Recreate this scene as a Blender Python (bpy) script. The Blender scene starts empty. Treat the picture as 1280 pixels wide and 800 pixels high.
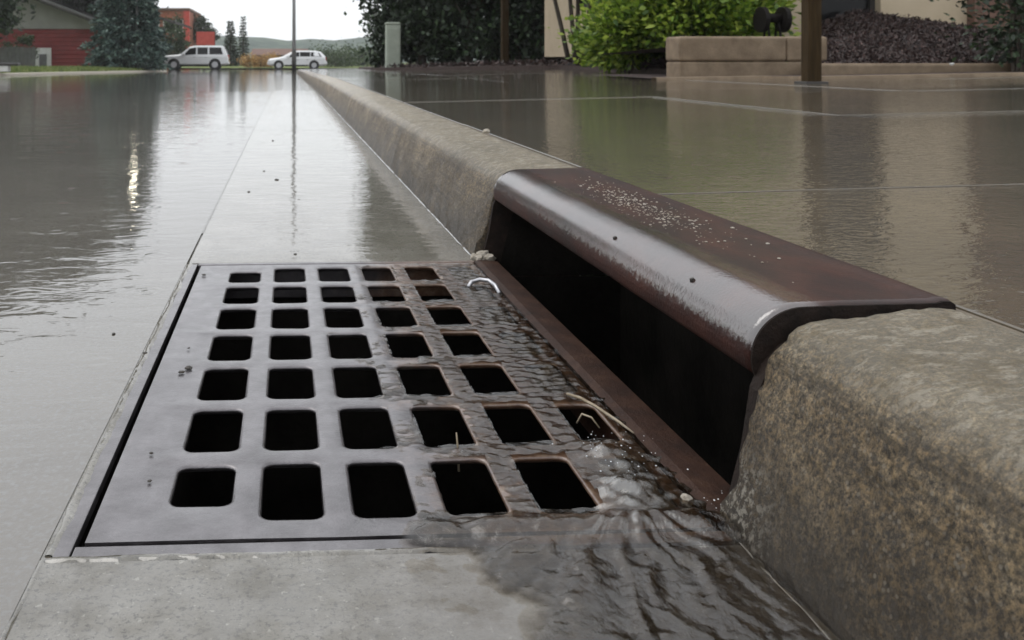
import bpy, bmesh, math, random
import numpy as np
from mathutils import Vector, noise

random.seed(7)
RNG = np.random.default_rng(11)
SC = bpy.context.scene
COL = SC.collection

# ------------------------------------------------------------------ camera
CAM_H = 0.36
YAW = math.radians(2.7)
FPX = 1112.0
cam = bpy.data.cameras.new('camera')
cam.sensor_width = 36.0
cam.lens = FPX / 1280 * 36
cam.shift_x = (640 - 412) / 1280
cam.shift_y = -(400 - 75) / 1280
cam.clip_start = 0.02
cam.clip_end = 6000
cam.dof.use_dof = True
cam.dof.focus_distance = 0.85
cam.dof.aperture_fstop = 18.0
cam_ob = bpy.data.objects.new('camera', cam)
cam_ob.location = (0, 0, CAM_H)
cam_ob.rotation_euler = (math.radians(90), 0, -YAW)
COL.objects.link(cam_ob)
SC.camera = cam_ob

# ------------------------------------------------------------------ world, sun, exposure
SUN_EL, SUN_AZ = math.radians(58), math.radians(-55)
world = bpy.data.worlds.new('World')
SC.world = world
world.use_nodes = True
wn, wl = world.node_tree.nodes, world.node_tree.links
bg = wn['Background']
sky = wn.new('ShaderNodeTexSky')
sky.sky_type = 'NISHITA'
sky.sun_disc = False
sky.sun_elevation = SUN_EL
sky.sun_rotation = SUN_AZ
sky.air_density = 1.0
sky.dust_density = 4.0
hsv = wn.new('ShaderNodeHueSaturation')
hsv.inputs['Saturation'].default_value = 0.25
mixc = wn.new('ShaderNodeMix')
mixc.data_type = 'RGBA'
mixc.inputs['Factor'].default_value = 0.82            # an even layer of rain cloud over the sky
mixc.inputs['B'].default_value = (10.2, 10.5, 10.9, 1)
wl.new(sky.outputs['Color'], hsv.inputs['Color'])
wl.new(hsv.outputs['Color'], mixc.inputs['A'])
wl.new(mixc.outputs['Result'], bg.inputs['Color'])
bg.inputs['Strength'].default_value = 0.1

sun = bpy.data.lights.new('sun', 'SUN')
sun.energy = 0.6
sun.angle = math.radians(40)
sun.color = (1.0, 0.97, 0.93)
sun_ob = bpy.data.objects.new('sun', sun)
sun_dir = Vector((math.sin(SUN_AZ) * math.cos(SUN_EL), math.cos(SUN_AZ) * math.cos(SUN_EL), math.sin(SUN_EL)))
sun_ob.rotation_euler = (-sun_dir).to_track_quat('-Z', 'Y').to_euler()
COL.objects.link(sun_ob)

SC.view_settings.view_transform = 'Standard'
SC.view_settings.look = 'None'
SC.view_settings.exposure = 0.38
SC.view_settings.gamma = 1.0
SC.view_settings.use_curve_mapping = False
SC.cycles.use_denoising = True
SC.cycles.max_bounces = 8
SC.cycles.volume_bounces = 2
SC.cycles.transparent_max_bounces = 16
SC.cycles.caustics_reflective = False
SC.cycles.caustics_refractive = False

# ------------------------------------------------------------------ helpers
def tag(o, label=None, cat=None, group=None, kind=None):
    if label: o['label'] = label
    if cat: o['category'] = cat
    if group: o['group'] = group
    if kind: o['kind'] = kind
    return o

def empty(name, loc=(0, 0, 0), rz=0, parent=None):
    o = bpy.data.objects.new(name, None)
    o.location = loc
    o.rotation_euler = (0, 0, rz)
    o.empty_display_size = 0.2
    COL.objects.link(o)
    if parent: o.parent = parent
    return o

def mesh_obj(name, verts, faces, mat, parent=None, smooth=False):
    me = bpy.data.meshes.new(name)
    me.from_pydata([tuple(v) for v in verts], [], [tuple(f) for f in faces])
    if smooth:
        me.polygons.foreach_set('use_smooth', [True] * len(me.polygons))
    me.materials.append(mat)
    me.update()
    o = bpy.data.objects.new(name, me)
    COL.objects.link(o)
    if parent: o.parent = parent
    return o

def bm_obj(name, bm, mat, parent=None, smooth=False):
    me = bpy.data.meshes.new(name)
    bmesh.ops.recalc_face_normals(bm, faces=bm.faces)
    bm.to_mesh(me)
    bm.free()
    if smooth:
        me.polygons.foreach_set('use_smooth', [True] * len(me.polygons))
    me.materials.append(mat)
    o = bpy.data.objects.new(name, me)
    COL.objects.link(o)
    if parent: o.parent = parent
    return o

def at(px, D):
    """plan position of a point seen px to the side at distance D from the photographer"""
    u = (px - 412) / FPX * D
    return (u * math.cos(YAW) + D * math.sin(YAW), -u * math.sin(YAW) + D * math.cos(YAW))

def box(name, x0, x1, y0, y1, z0, z1, mat, parent=None, bevel=0.0, seg=2):
    bm = bmesh.new()
    vs = [bm.verts.new((x, y, z)) for x in (x0, x1) for y in (y0, y1) for z in (z0, z1)]
    for f in ((0, 1, 3, 2), (4, 6, 7, 5), (0, 4, 5, 1), (2, 3, 7, 6), (0, 2, 6, 4), (1, 5, 7, 3)):
        bm.faces.new([vs[i] for i in f])
    if bevel > 0:
        bmesh.ops.bevel(bm, geom=list(bm.edges), offset=bevel, segments=seg, affect='EDGES', profile=0.5)
    return bm_obj(name, bm, mat, parent)

def tube_data(pts, rads, n=8, cap=True):
    pts = [Vector(p) for p in pts]
    V, F = [], []
    for i, p in enumerate(pts):
        t = (pts[min(i + 1, len(pts) - 1)] - pts[max(i - 1, 0)]).normalized()
        a = t.cross(Vector((0, 0, 1)) if abs(t.z) < 0.9 else Vector((1, 0, 0))).normalized()
        b = t.cross(a)
        for k in range(n):
            an = 2 * math.pi * k / n
            V.append(p + (a * math.cos(an) + b * math.sin(an)) * rads[i])
    for i in range(len(pts) - 1):
        for k in range(n):
            k2 = (k + 1) % n
            F.append((i * n + k, i * n + k2, (i + 1) * n + k2, (i + 1) * n + k))
    if cap:
        F.append(tuple(range(n))[::-1])
        F.append(tuple((len(pts) - 1) * n + k for k in range(n)))
    return V, F

def tube(name, pts, rads, mat, parent=None, n=8):
    if not hasattr(rads, '__len__'): rads = [rads] * len(pts)
    V, F = tube_data(pts, rads, n)
    return mesh_obj(name, V, F, mat, parent, smooth=True)

def join_data(parts):
    V, F = [], []
    for v, f in parts:
        k = len(V)
        V += list(v)
        F += [tuple(i + k for i in q) for q in f]
    return V, F

def prism(name, prof, y0, y1, mat, parent=None, axis='Y', smooth=False):
    n = len(prof)
    mk = (lambda a, b, t: (a, t, b)) if axis == 'Y' else (lambda a, b, t: (t, a, b))
    V = [mk(a, b, y0) for a, b in prof] + [mk(a, b, y1) for a, b in prof]
    F = [(i, (i + 1) % n, n + (i + 1) % n, n + i) for i in range(n)]
    F += [tuple(range(n))[::-1], tuple(range(n, 2 * n))]
    bm = bmesh.new()
    vs = [bm.verts.new(v) for v in V]
    for f in F: bm.faces.new([vs[i] for i in f])
    return bm_obj(name, bm, mat, parent, smooth)

def smooth01(a, b, x):
    t = np.clip((x - a) / (b - a), 0, 1)
    return t * t * (3 - 2 * t)

def ns(x, y, z=0.0):
    return noise.noise(Vector((x, y, z)))

# ------------------------------------------------------------------ materials
class NT:
    def __init__(self, name):
        self.m = bpy.data.materials.new(name)
        self.m.use_nodes = True
        self.n, self.l = self.m.node_tree.nodes, self.m.node_tree.links
        self.b = self.n['Principled BSDF']
        self.co = self.n.new('ShaderNodeTexCoord').outputs['Object']
    def scaled(self, s):
        mp = self.n.new('ShaderNodeMapping')
        mp.inputs['Scale'].default_value = s
        self.l.new(self.co, mp.inputs['Vector'])
        return mp.outputs['Vector']
    def noise(self, scale, detail=6, rough=0.6, stretch=None, dist=0.0):
        t = self.n.new('ShaderNodeTexNoise')
        t.inputs['Scale'].default_value = scale
        t.inputs['Detail'].default_value = detail
        t.inputs['Roughness'].default_value = rough
        t.inputs['Distortion'].default_value = dist
        self.l.new(self.scaled(stretch) if stretch else self.co, t.inputs['Vector'])
        return t.outputs['Fac']
    def ramp(self, fac, stops):
        r = self.n.new('ShaderNodeValToRGB')
        e = r.color_ramp.elements
        while len(e) < len(stops): e.new(0.5)
        for k, (p, c) in enumerate(stops):
            e[k].position = p
            e[k].color = (*c, 1) if len(c) == 3 else c
        self.l.new(fac, r.inputs['Fac'])
        return r.outputs['Color']
    def mix(self, fac, a, b, blend='MIX'):
        m = self.n.new('ShaderNodeMix')
        m.data_type = 'RGBA'
        m.blend_type = blend
        for s, v in (('Factor', fac), ('A', a), ('B', b)):
            if hasattr(v, 'is_output'): self.l.new(v, m.inputs[s])
            elif isinstance(v, tuple): m.inputs[s].default_value = (*v, 1) if len(v) == 3 else v
            else: m.inputs[s].default_value = v
        return m.outputs['Result']
    def math(self, op, a, b=0.0, clamp=False):
        m = self.n.new('ShaderNodeMath')
        m.operation = op
        m.use_clamp = clamp
        for i, v in enumerate((a, b)):
            if hasattr(v, 'is_output'): self.l.new(v, m.inputs[i])
            else: m.inputs[i].default_value = v
        return m.outputs[0]
    def rng(self, v, a, b, c=0.0, d=1.0):
        m = self.n.new('ShaderNodeMapRange')
        m.interpolation_type = 'SMOOTHSTEP'
        self.l.new(v, m.inputs['Value'])
        for k, x in (('From Min', a), ('From Max', b), ('To Min', c), ('To Max', d)): m.inputs[k].default_value = x
        return m.outputs['Result']
    def xyz(self):
        s = self.n.new('ShaderNodeSeparateXYZ')
        self.l.new(self.co, s.inputs[0])
        return s.outputs
    def bump(self, h, dist, strength=1.0, prev=None):
        b = self.n.new('ShaderNodeBump')
        b.inputs['Strength'].default_value = strength
        b.inputs['Distance'].default_value = dist
        self.l.new(h, b.inputs['Height'])
        if prev is not None: self.l.new(prev, b.inputs['Normal'])
        return b.outputs['Normal']
    def set(self, **kw):
        for k, v in kw.items():
            k = k.replace('_', ' ')
            if hasattr(v, 'is_output'): self.l.new(v, self.b.inputs[k])
            elif isinstance(v, tuple) and len(v) == 3 and k != 'Normal': self.b.inputs[k].default_value = (*v, 1)
            else: self.b.inputs[k].default_value = v
        return self

def simple(name, stops, scale=6, rough=0.7, bscale=60, bdist=0.002, metal=0.0, coat=0.0, stretch=None, spec=0.5):
    t = NT(name)
    c = t.ramp(t.noise(scale, stretch=stretch), stops)
    t.set(Base_Color=c, Roughness=rough, Metallic=metal, Specular_IOR_Level=spec)
    if bdist: t.set(Normal=t.bump(t.noise(bscale, stretch=stretch), bdist))
    if coat: t.set(Coat_Weight=coat, Coat_Roughness=0.05, Coat_IOR=1.33)
    return t.m

def film(t, amp_fine, scale_fine, amp_big=0.0, scale_big=3.0, mask=None, rough=0.03, weight=1.0, stretch=None, ior=1.33, rain=0.0):
    """a skin of rain water on a surface: its own ripples over the rough base"""
    h = t.noise(scale_fine, 3, 0.55, stretch, 0.6)
    n = t.bump(h, amp_fine)
    if rain:
        v = t.n.new('ShaderNodeTexVoronoi'); v.feature = 'SMOOTH_F1'; v.inputs['Scale'].default_value = 9.0; v.inputs['Smoothness'].default_value = 0.6
        t.l.new(t.co, v.inputs['Vector'])
        ring = t.math('SINE', t.math('MULTIPLY', v.outputs['Distance'], 42.0))
        fade = t.rng(v.outputs['Distance'], 0.45, 0.05)
        n = t.bump(t.math('MULTIPLY', ring, fade), rain, prev=n)
    if amp_big: n = t.bump(t.noise(scale_big, 2, 0.5), amp_big, prev=n)
    t.set(Coat_Weight=weight, Coat_Roughness=rough, Coat_IOR=ior, Coat_Normal=n)

# wet road
t = NT('wet road')
c = t.ramp(t.noise(1.3, 8, 0.65), [(0.3, (0.048, 0.036, 0.022)), (0.52, (0.088, 0.073, 0.052)), (0.75, (0.15, 0.135, 0.11))])
c = t.mix(t.rng(t.noise(160, 3), 0.45, 0.7), c, (0.10, 0.095, 0.085))
t.set(Base_Color=c, Roughness=0.75, Normal=t.bump(t.noise(150, 4), 0.0015))
film(t, 0.0010, 16, 0.0014, 4.5, stretch=(0.6, 1.3, 1), rough=0.03, ior=2.1, rain=0.00016)
M_ROAD = t.m

# wet gutter concrete
t = NT('gutter concrete')
x = t.xyz()
c = t.ramp(t.noise(7, 8, 0.7), [(0.3, (0.105, 0.090, 0.062)), (0.47, (0.190, 0.172, 0.135)), (0.70, (0.285, 0.265, 0.222))])
c = t.mix(t.rng(t.noise(210, 5, 0.8), 0.50, 0.62), c, (0.075, 0.066, 0.048))
c = t.mix(t.math('MULTIPLY', t.rng(t.noise(3.2, 7, 0.75), 0.5, 0.66), .6), c, (0.12, 0.105, 0.07))
c = t.mix(t.math('MULTIPLY', t.rng(t.noise(150, 3, 0.6), 0.62, 0.70), .7), c, (0.42, 0.40, 0.34))
silt = t.math('MULTIPLY', t.rng(x[0], -0.02, 0.22), t.rng(t.noise(9, 6, 0.7), 0.32, 0.55))
silt = t.math('MULTIPLY', silt, t.rng(x[1], 1.2, 0.6))
c = t.mix(silt, c, (0.085, 0.060, 0.034))
streak = t.math('MULTIPLY', t.rng(t.noise(14, 5, 0.7, (2.2, 0.35, 1)), 0.5, 0.68), t.rng(x[1], 2.6, 1.8))
c = t.mix(t.math('MULTIPLY', streak, 0.55), c, (0.13, 0.115, 0.085))
t.set(Base_Color=c, Roughness=0.7, Normal=t.bump(t.noise(190, 6, 0.8), 0.004))
film(t, 0.0010, 16, 0.0014, 4.5, stretch=(0.6, 1.3, 1), rough=0.03, rain=0.00010, weight=t.math('MAXIMUM', t.rng(t.noise(16, 6, 0.7), 0.35, 0.6, 0.55, 1.0), t.rng(x[1], 1.2, 1.7)), ior=2.1)
M_GUT = t.m

# sidewalk
t = NT('flooded sidewalk')
c = t.ramp(t.noise(2.5, 8, 0.65), [(0.3, (0.040, 0.028, 0.012)), (0.55, (0.080, 0.058, 0.029)), (0.78, (0.12, 0.092, 0.05))])
c = t.mix(t.rng(t.noise(230, 3), 0.48, 0.68), c, (0.06, 0.05, 0.037))
t.set(Base_Color=c, Roughness=0.75, Normal=t.bump(t.noise(180, 4), 0.001))
film(t, 0.0010, 58, 0.0008, 3.2, stretch=(0.7, 1.2, 1), rough=0.02, ior=1.75, rain=0.00020)
M_WALK = t.m
M_JOINT = simple('joint sand', [(0.3, (0.13, 0.11, 0.08)), (0.7, (0.20, 0.17, 0.13))], 30, 0.9, 200, 0.002)

# curb concrete
t = NT('curb concrete')
x = t.xyz()
c = t.ramp(t.noise(9, 10, 0.78, (1, 0.6, 1)), [(0.32, (0.035, 0.022, 0.009)), (0.44, (0.105, 0.073, 0.036)), (0.56, (0.20, 0.15, 0.088)), (0.70, (0.36, 0.30, 0.21))])
grit = t.ramp(t.noise(210, 8, 0.85), [(0.38, (0.05, 0.04, 0.03)), (0.49, (0.85, 0.85, 0.85)), (0.60, (2.6, 2.45, 2.2))])
c = t.mix(0.95, c, grit, 'MULTIPLY')
pits = t.rng(t.noise(95, 4, 0.7), 0.60, 0.68)
c = t.mix(t.math('MULTIPLY', pits, .8), c, (0.035, 0.026, 0.015))
vo = t.n.new('ShaderNodeTexVoronoi'); vo.inputs['Scale'].default_value = 250.0; vo.inputs['Randomness'].default_value = 1.0
t.l.new(t.co, vo.inputs['Vector'])
sepc = t.n.new('ShaderNodeSeparateColor'); t.l.new(vo.outputs['Color'], sepc.inputs[0])
core = t.rng(vo.outputs['Distance'], 0.45, 0.25)
c = t.mix(t.math('MULTIPLY', t.math('MULTIPLY', core, t.rng(sepc.outputs[0], 0.55, 0.95)), .6), c, (0.42, 0.36, 0.27))
c = t.mix(t.math('MULTIPLY', t.math('MULTIPLY', core, t.rng(sepc.outputs[1], 0.72, 0.80)), .75), c, (0.030, 0.021, 0.012))
scr = t.rng(t.noise(60, 4, 0.6, (0.5, 0.05, 1.2)), 0.56, 0.64)
c = t.mix(t.math('MULTIPLY', scr, .6), c, (0.06, 0.045, 0.026))
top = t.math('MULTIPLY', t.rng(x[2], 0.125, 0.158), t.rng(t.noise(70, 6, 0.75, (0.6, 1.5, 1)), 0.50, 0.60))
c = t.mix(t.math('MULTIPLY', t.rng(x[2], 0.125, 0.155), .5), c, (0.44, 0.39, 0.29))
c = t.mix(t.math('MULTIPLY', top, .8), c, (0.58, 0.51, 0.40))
moss = t.math('MULTIPLY', t.rng(t.noise(17, 5, 0.7), 0.54, 0.68), t.rng(x[2], 0.07, 0.15))
c = t.mix(t.math('MULTIPLY', moss, 0.45), c, (0.17, 0.12, 0.04))
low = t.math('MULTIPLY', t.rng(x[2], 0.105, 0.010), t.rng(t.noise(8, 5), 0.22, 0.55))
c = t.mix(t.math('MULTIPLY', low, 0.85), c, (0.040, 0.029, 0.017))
spk = t.math('MULTIPLY', t.math('MULTIPLY', t.rng(x[1], 0.600, 0.665), t.rng(x[1], 0.80, 0.70)), t.rng(x[2], 0.075, 0.030))
c = t.mix(t.math('MULTIPLY', spk, t.rng(t.noise(180, 4, 0.7), 0.48, 0.62)), c, (0.42, 0.38, 0.31))
n = t.bump(t.noise(120, 8, 0.82), 0.012)
n = t.bump(t.noise(380, 3, 0.6), 0.0018, prev=n)
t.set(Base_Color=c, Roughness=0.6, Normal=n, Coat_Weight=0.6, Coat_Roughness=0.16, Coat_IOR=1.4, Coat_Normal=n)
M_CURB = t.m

# cast iron of the grate: smooth grey where worn, rust towards the opening
t = NT('cast iron grate')
x = t.xyz()
base = t.ramp(t.noise(24, 7, 0.65), [(0.3, (0.085, 0.077, 0.081)), (0.55, (0.15, 0.139, 0.146)), (0.8, (0.23, 0.217, 0.226))])
rust = t.ramp(t.noise(55, 7, 0.72), [(0.3, (0.055, 0.028, 0.018)), (0.5, (0.125, 0.068, 0.042)), (0.68, (0.21, 0.15, 0.105))])
w = t.math('ADD', x[0], t.math('MULTIPLY', t.math('SUBTRACT', t.noise(12, 6, 0.75), 0.5), 0.28))
k = t.rng(w, 0.09, 0.20)
c = t.mix(k, base, rust)
t.set(Base_Color=c, Metallic=t.math('MULTIPLY', t.math('SUBTRACT', 1.0, k), 0.85), Roughness=t.rng(t.noise(40, 4), 0.3, 0.7, 0.34, 0.5))
n = t.bump(t.noise(260, 4, 0.7), 0.0007)
t.set(Normal=n)
film(t, 0.0006, 75, 0.0, stretch=(0.7, 1.3, 1), rough=0.22, weight=0.8, ior=1.6)
M_IRON = t.m

t = NT('rusty iron sill')
c = t.ramp(t.noise(28, 7, 0.7), [(0.3, (0.018, 0.008, 0.005)), (0.52, (0.038, 0.016, 0.009)), (0.75, (0.07, 0.036, 0.021))])
t.set(Base_Color=c, Roughness=0.6, Normal=t.bump(t.noise(200, 5, 0.7), 0.0015))
t.set(Specular_IOR_Level=0.25)
M_RUST = t.m

t = NT('dark red iron hood')
x = t.xyz()
c = t.ramp(t.noise(20, 7, 0.7, (1, 0.5, 1)), [(0.28, (0.007, 0.003, 0.002)), (0.5, (0.028, 0.007, 0.004)), (0.72, (0.058, 0.016, 0.008))])
t.set(Base_Color=c, Roughness=0.6, Normal=t.bump(t.noise(240, 5, 0.7), 0.0009), Specular_IOR_Level=0.25)
hn = t.bump(t.noise(300, 3, 0.6), 0.00035)
hn = t.bump(t.noise(34, 3, 0.6), 0.0003, prev=hn)
rag = t.math('MULTIPLY', t.math('SUBTRACT', t.noise(140, 5, 0.75), 0.5), 0.030)
wet = t.rng(t.math('ADD', x[2], rag), 0.126, 0.134)
flat = t.rng(t.math('ADD', x[0], t.math('MULTIPLY', t.math('SUBTRACT', t.noise(30, 5, 0.7), 0.5), 0.03)), 0.415, 0.440, 1.0, 0.22)
t.set(Coat_Weight=t.math('MULTIPLY', wet, flat), Coat_Roughness=0.08, Coat_IOR=2.35, Coat_Normal=hn)
M_HOOD = t.m

M_SHADEIRON = simple('black iron with gap shade', [(0.3, (0.008, 0.006, 0.005)), (0.7, (0.028, 0.018, 0.014))], 40, 0.75, 200, 0.002, spec=0.2)  # near-black iron; on the hood end its colour stands in for shade
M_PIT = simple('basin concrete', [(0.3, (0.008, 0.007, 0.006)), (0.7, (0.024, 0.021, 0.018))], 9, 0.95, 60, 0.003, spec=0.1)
M_SILT = simple('silt', [(0.3, (0.05, 0.036, 0.024)), (0.55, (0.10, 0.08, 0.055)), (0.75, (0.18, 0.16, 0.12))], 90, 0.5, 260, 0.003, coat=0.7)
M_STONE = simple('pale stone chips', [(0.3, (0.28, 0.24, 0.18)), (0.7, (0.55, 0.51, 0.45))], 60, 0.8, 200, 0.003)
M_BIT = simple('dark grit', [(0.3, (0.012, 0.010, 0.008)), (0.7, (0.04, 0.03, 0.02))], 80, 0.6, 200, 0.001)
M_TWIG = simple('twig bark', [(0.3, (0.20, 0.15, 0.09)), (0.7, (0.42, 0.36, 0.27))], 60, 0.6, 200, 0.001)

# running water: clear sheet, browner and cloudier where it runs deep
t = NT('running water')
for nd in list(t.n):
    if nd.type == 'BSDF_PRINCIPLED': t.n.remove(nd)
out = [nd for nd in t.n if nd.type == 'OUTPUT_MATERIAL'][0]
def attr(nm):
    a = t.n.new('ShaderNodeAttribute'); a.attribute_name = nm
    return a.outputs['Fac']
aer_, dep_ = attr('aeration'), attr('depth')
nrm = t.bump(t.noise(150, 4, 0.65, (1.2, 0.7, 1), 1.2), 0.0006)
fr = t.n.new('ShaderNodeFresnel'); fr.inputs['IOR'].default_value = 1.75; t.l.new(nrm, fr.inputs['Normal'])
gl = t.n.new('ShaderNodeBsdfGlossy'); gl.inputs['Roughness'].default_value = 0.03; t.l.new(nrm, gl.inputs['Normal'])
tr = t.n.new('ShaderNodeBsdfTransparent'); t.l.new(t.mix(dep_, (0.97, 0.96, 0.94), (0.72, 0.63, 0.51)), tr.inputs['Color'])
df = t.n.new('ShaderNodeBsdfDiffuse'); t.l.new(nrm, df.inputs['Normal'])
t.l.new(t.mix(t.rng(aer_, 0.02, 0.30), t.ramp(t.noise(38, 6, 0.7), [(0.35, (0.075, 0.052, 0.030)), (0.7, (0.15, 0.115, 0.078))]), (0.36, 0.355, 0.345)), df.inputs['Color'])
murk = t.math('MULTIPLY', t.rng(t.noise(60, 7, 0.75, (1.4, 0.6, 1)), 0.42, 0.68, 0.01, 0.12), dep_)
m1 = t.n.new('ShaderNodeMixShader'); t.l.new(t.math('ADD', murk, aer_, True), m1.inputs[0])
t.l.new(tr.outputs[0], m1.inputs[1]); t.l.new(df.outputs[0], m1.inputs[2])
m2 = t.n.new('ShaderNodeMixShader'); t.l.new(t.math('MULTIPLY', fr.outputs[0], t.rng(dep_, 0.0, 0.45, 0.05, 1.0)), m2.inputs[0])
t.l.new(m1.outputs[0], m2.inputs[1]); t.l.new(gl.outputs[0], m2.inputs[2])
t.l.new(m2.outputs[0], out.inputs['Surface'])
M_WATER = t.m

t = NT('foam')
t.set(Base_Color=(0.75, 0.76, 0.76), Roughness=0.15, Coat_Weight=0.8)
M_FOAM = t.m

def leafmat(name, a, b, c, trans=0.25, rough=0.5):
    t = NT(name)
    g = t.n.new('ShaderNodeNewGeometry')
    col = t.ramp(g.outputs['Random Per Island'], [(0.0, a), (0.55, b), (1.0, c)])
    big = t.ramp(t.noise(1.6, 3), [(0.35, (0.6, 0.65, 0.6)), (0.65, (1.15, 1.15, 1.0))])
    col = t.mix(1.0, col, big, 'MULTIPLY')
    t.set(Base_Color=col, Roughness=rough, Transmission_Weight=0.0)
    td = t.n.new('ShaderNodeBsdfTranslucent')
    t.l.new(col, td.inputs['Color'])
    mx = t.n.new('ShaderNodeMixShader')
    mx.inputs[0].default_value = trans
    out = [nd for nd in t.n if nd.type == 'OUTPUT_MATERIAL'][0]
    t.l.new(t.b.outputs[0], mx.inputs[1]); t.l.new(td.outputs[0], mx.inputs[2])
    t.l.new(mx.outputs[0], out.inputs['Surface'])
    return t.m

M_LSPRUCE = leafmat('blue spruce needles', (0.015, 0.034, 0.032), (0.055, 0.10, 0.095), (0.22, 0.30, 0.29), 0.1)
M_LDARK = leafmat('dark evergreen leaves', (0.010, 0.018, 0.010), (0.022, 0.040, 0.018), (0.045, 0.085, 0.030), 0.12)
M_LMID = leafmat('mid green leaves', (0.030, 0.050, 0.020), (0.055, 0.085, 0.032), (0.09, 0.13, 0.05), 0.2)
M_LBUSH = leafmat('bright green bush leaves', (0.05, 0.11, 0.015), (0.23, 0.35, 0.045), (0.56, 0.64, 0.13), 0.40, 0.35)
M_LORANGE = leafmat('orange shrub leaves', (0.35, 0.16, 0.04), (0.60, 0.33, 0.12), (0.70, 0.50, 0.24), 0.2)
M_GRASS = leafmat('grass blades', (0.09, 0.14, 0.03), (0.16, 0.21, 0.05), (0.28, 0.29, 0.11), 0.2)
M_BARK = simple('bark', [(0.3, (0.035, 0.026, 0.020)), (0.7, (0.10, 0.08, 0.062))], 14, 0.9, 40, 0.02, stretch=(1, 1, 0.3))
M_LAWN = simple('lawn', [(0.3, (0.10, 0.145, 0.030)), (0.55, (0.16, 0.20, 0.05)), (0.8, (0.24, 0.25, 0.09))], 1.4, 0.9, 40, 0.02)
M_FIELD = simple('far ground', [(0.3, (0.07, 0.09, 0.04)), (0.7, (0.13, 0.14, 0.07))], 0.05, 0.95, 4, 0.05)
M_HILL = simple('wooded hillside', [(0.35, (0.018, 0.036, 0.032)), (0.5, (0.04, 0.068, 0.055)), (0.66, (0.10, 0.13, 0.085))], 0.16, 0.95, 0.5, 0.6)
M_MULCH = simple('mulch', [(0.3, (0.022, 0.013, 0.011)), (0.7, (0.075, 0.045, 0.038))], 30, 0.8, 60, 0.03)
t = NT('mulch chips')
g = t.n.new('ShaderNodeNewGeometry')
t.set(Base_Color=t.ramp(g.outputs['Random Per Island'], [(0, (0.014, 0.007, 0.006)), (0.85, (0.040, 0.019, 0.016)), (1, (0.10, 0.055, 0.047))]), Roughness=0.55)
M_CHIP = t.m
M_STUCCO = simple('beige stucco', [(0.3, (0.46, 0.375, 0.26)), (0.7, (0.55, 0.455, 0.33))], 2.5, 0.85, 120, 0.003)
M_WALLBLK = simple('retaining wall concrete', [(0.3, (0.15, 0.105, 0.065)), (0.55, (0.225, 0.165, 0.108)), (0.8, (0.30, 0.23, 0.155))], 9, 0.75, 90, 0.004, coat=0.15)
M_BRICK = simple('brown brick', [(0.3, (0.10, 0.055, 0.042)), (0.7, (0.20, 0.115, 0.085))], 12, 0.85, 60, 0.004)
M_REDBRICK = simple('orange red brick', [(0.3, (0.26, 0.085, 0.05)), (0.7, (0.40, 0.14, 0.085))], 3, 0.85, 20, 0.01)
M_POST = simple('brown timber', [(0.3, (0.020, 0.012, 0.004)), (0.7, (0.055, 0.034, 0.013))], 16, 0.75, 60, 0.003, spec=0.15, coat=0.0, stretch=(3, 3, 0.25))
M_GREYPOST = simple('weathered pole', [(0.3, (0.28, 0.28, 0.285)), (0.7, (0.40, 0.40, 0.405))], 6, 0.8, 30, 0.01, stretch=(3, 3, 0.2))
M_PEDESTAL = simple('pale green paint', [(0.3, (0.30, 0.34, 0.28)), (0.7, (0.42, 0.46, 0.39))], 5, 0.5, 30, 0.002)
M_REDWALL = simple('red painted siding', [(0.3, (0.15, 0.014, 0.014)), (0.7, (0.23, 0.026, 0.024))], 1.5, 0.7, 20, 0.01)
M_GREYSIDE = simple('grey siding', [(0.3, (0.24, 0.235, 0.215)), (0.7, (0.31, 0.305, 0.28))], 1.5, 0.8, 20, 0.01)
M_ROOF = simple('dark shingle', [(0.3, (0.05, 0.047, 0.045)), (0.7, (0.11, 0.10, 0.095))], 4, 0.9, 20, 0.02)
M_TRIM = simple('pale trim', [(0.3, (0.55, 0.55, 0.53)), (0.7, (0.68, 0.68, 0.66))], 4, 0.6, 30, 0.002)
M_DARKTRIM = simple('dark frame', [(0.3, (0.02, 0.018, 0.017)), (0.7, (0.04, 0.036, 0.033))], 4, 0.5, 30, 0.001)
M_FENCE = simple('grey board', [(0.3, (0.09, 0.09, 0.09)), (0.7, (0.15, 0.15, 0.15))], 4, 0.85, 30, 0.004)
M_GLASS = NT('dark window glass').set(Base_Color=(0.008, 0.008, 0.009), Roughness=0.05, Specular_IOR_Level=0.18).m
M_CARWHITE = NT('white car paint').set(Base_Color=(0.78, 0.79, 0.80), Roughness=0.3, Coat_Weight=1.0, Coat_Roughness=0.05).m
M_TYRE = NT('tyre').set(Base_Color=(0.018, 0.018, 0.019), Roughness=0.85).m
M_RIM = NT('alloy rim').set(Base_Color=(0.5, 0.5, 0.52), Metallic=0.8, Roughness=0.35).m
M_BLACKPL = NT('black plastic').set(Base_Color=(0.009, 0.007, 0.006), Roughness=0.6, Specular_IOR_Level=0.15).m
M_TAIL = NT('red lens').set(Base_Color=(0.35, 0.015, 0.015), Roughness=0.2, Coat_Weight=1.0).m
M_HEADL = NT('clear lens').set(Base_Color=(0.7, 0.7, 0.68), Roughness=0.1, Coat_Weight=1.0).m
M_REDSIGN = simple('red signboard', [(0.3, (0.52, 0.06, 0.045)), (0.7, (0.62, 0.10, 0.08))], 3, 0.5, 30, 0.001)
t = NT('lit lamp lens')
t.set(Base_Color=(1.0, 0.95, 0.8), Emission_Color=(1.0, 0.93, 0.72), Emission_Strength=16.0)
M_LAMP = t.m

# ------------------------------------------------------------------ levels
def zr(y):                                  # the street falls gently away beyond the drain
    return -0.0064 * max(0.0, y - 10.0)
def zs(x, y):                               # the sidewalk drains towards the kerb
    return 0.160 + 0.020 * min(max(x - 0.54, 0.0), 7.5) + zr(y)

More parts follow.
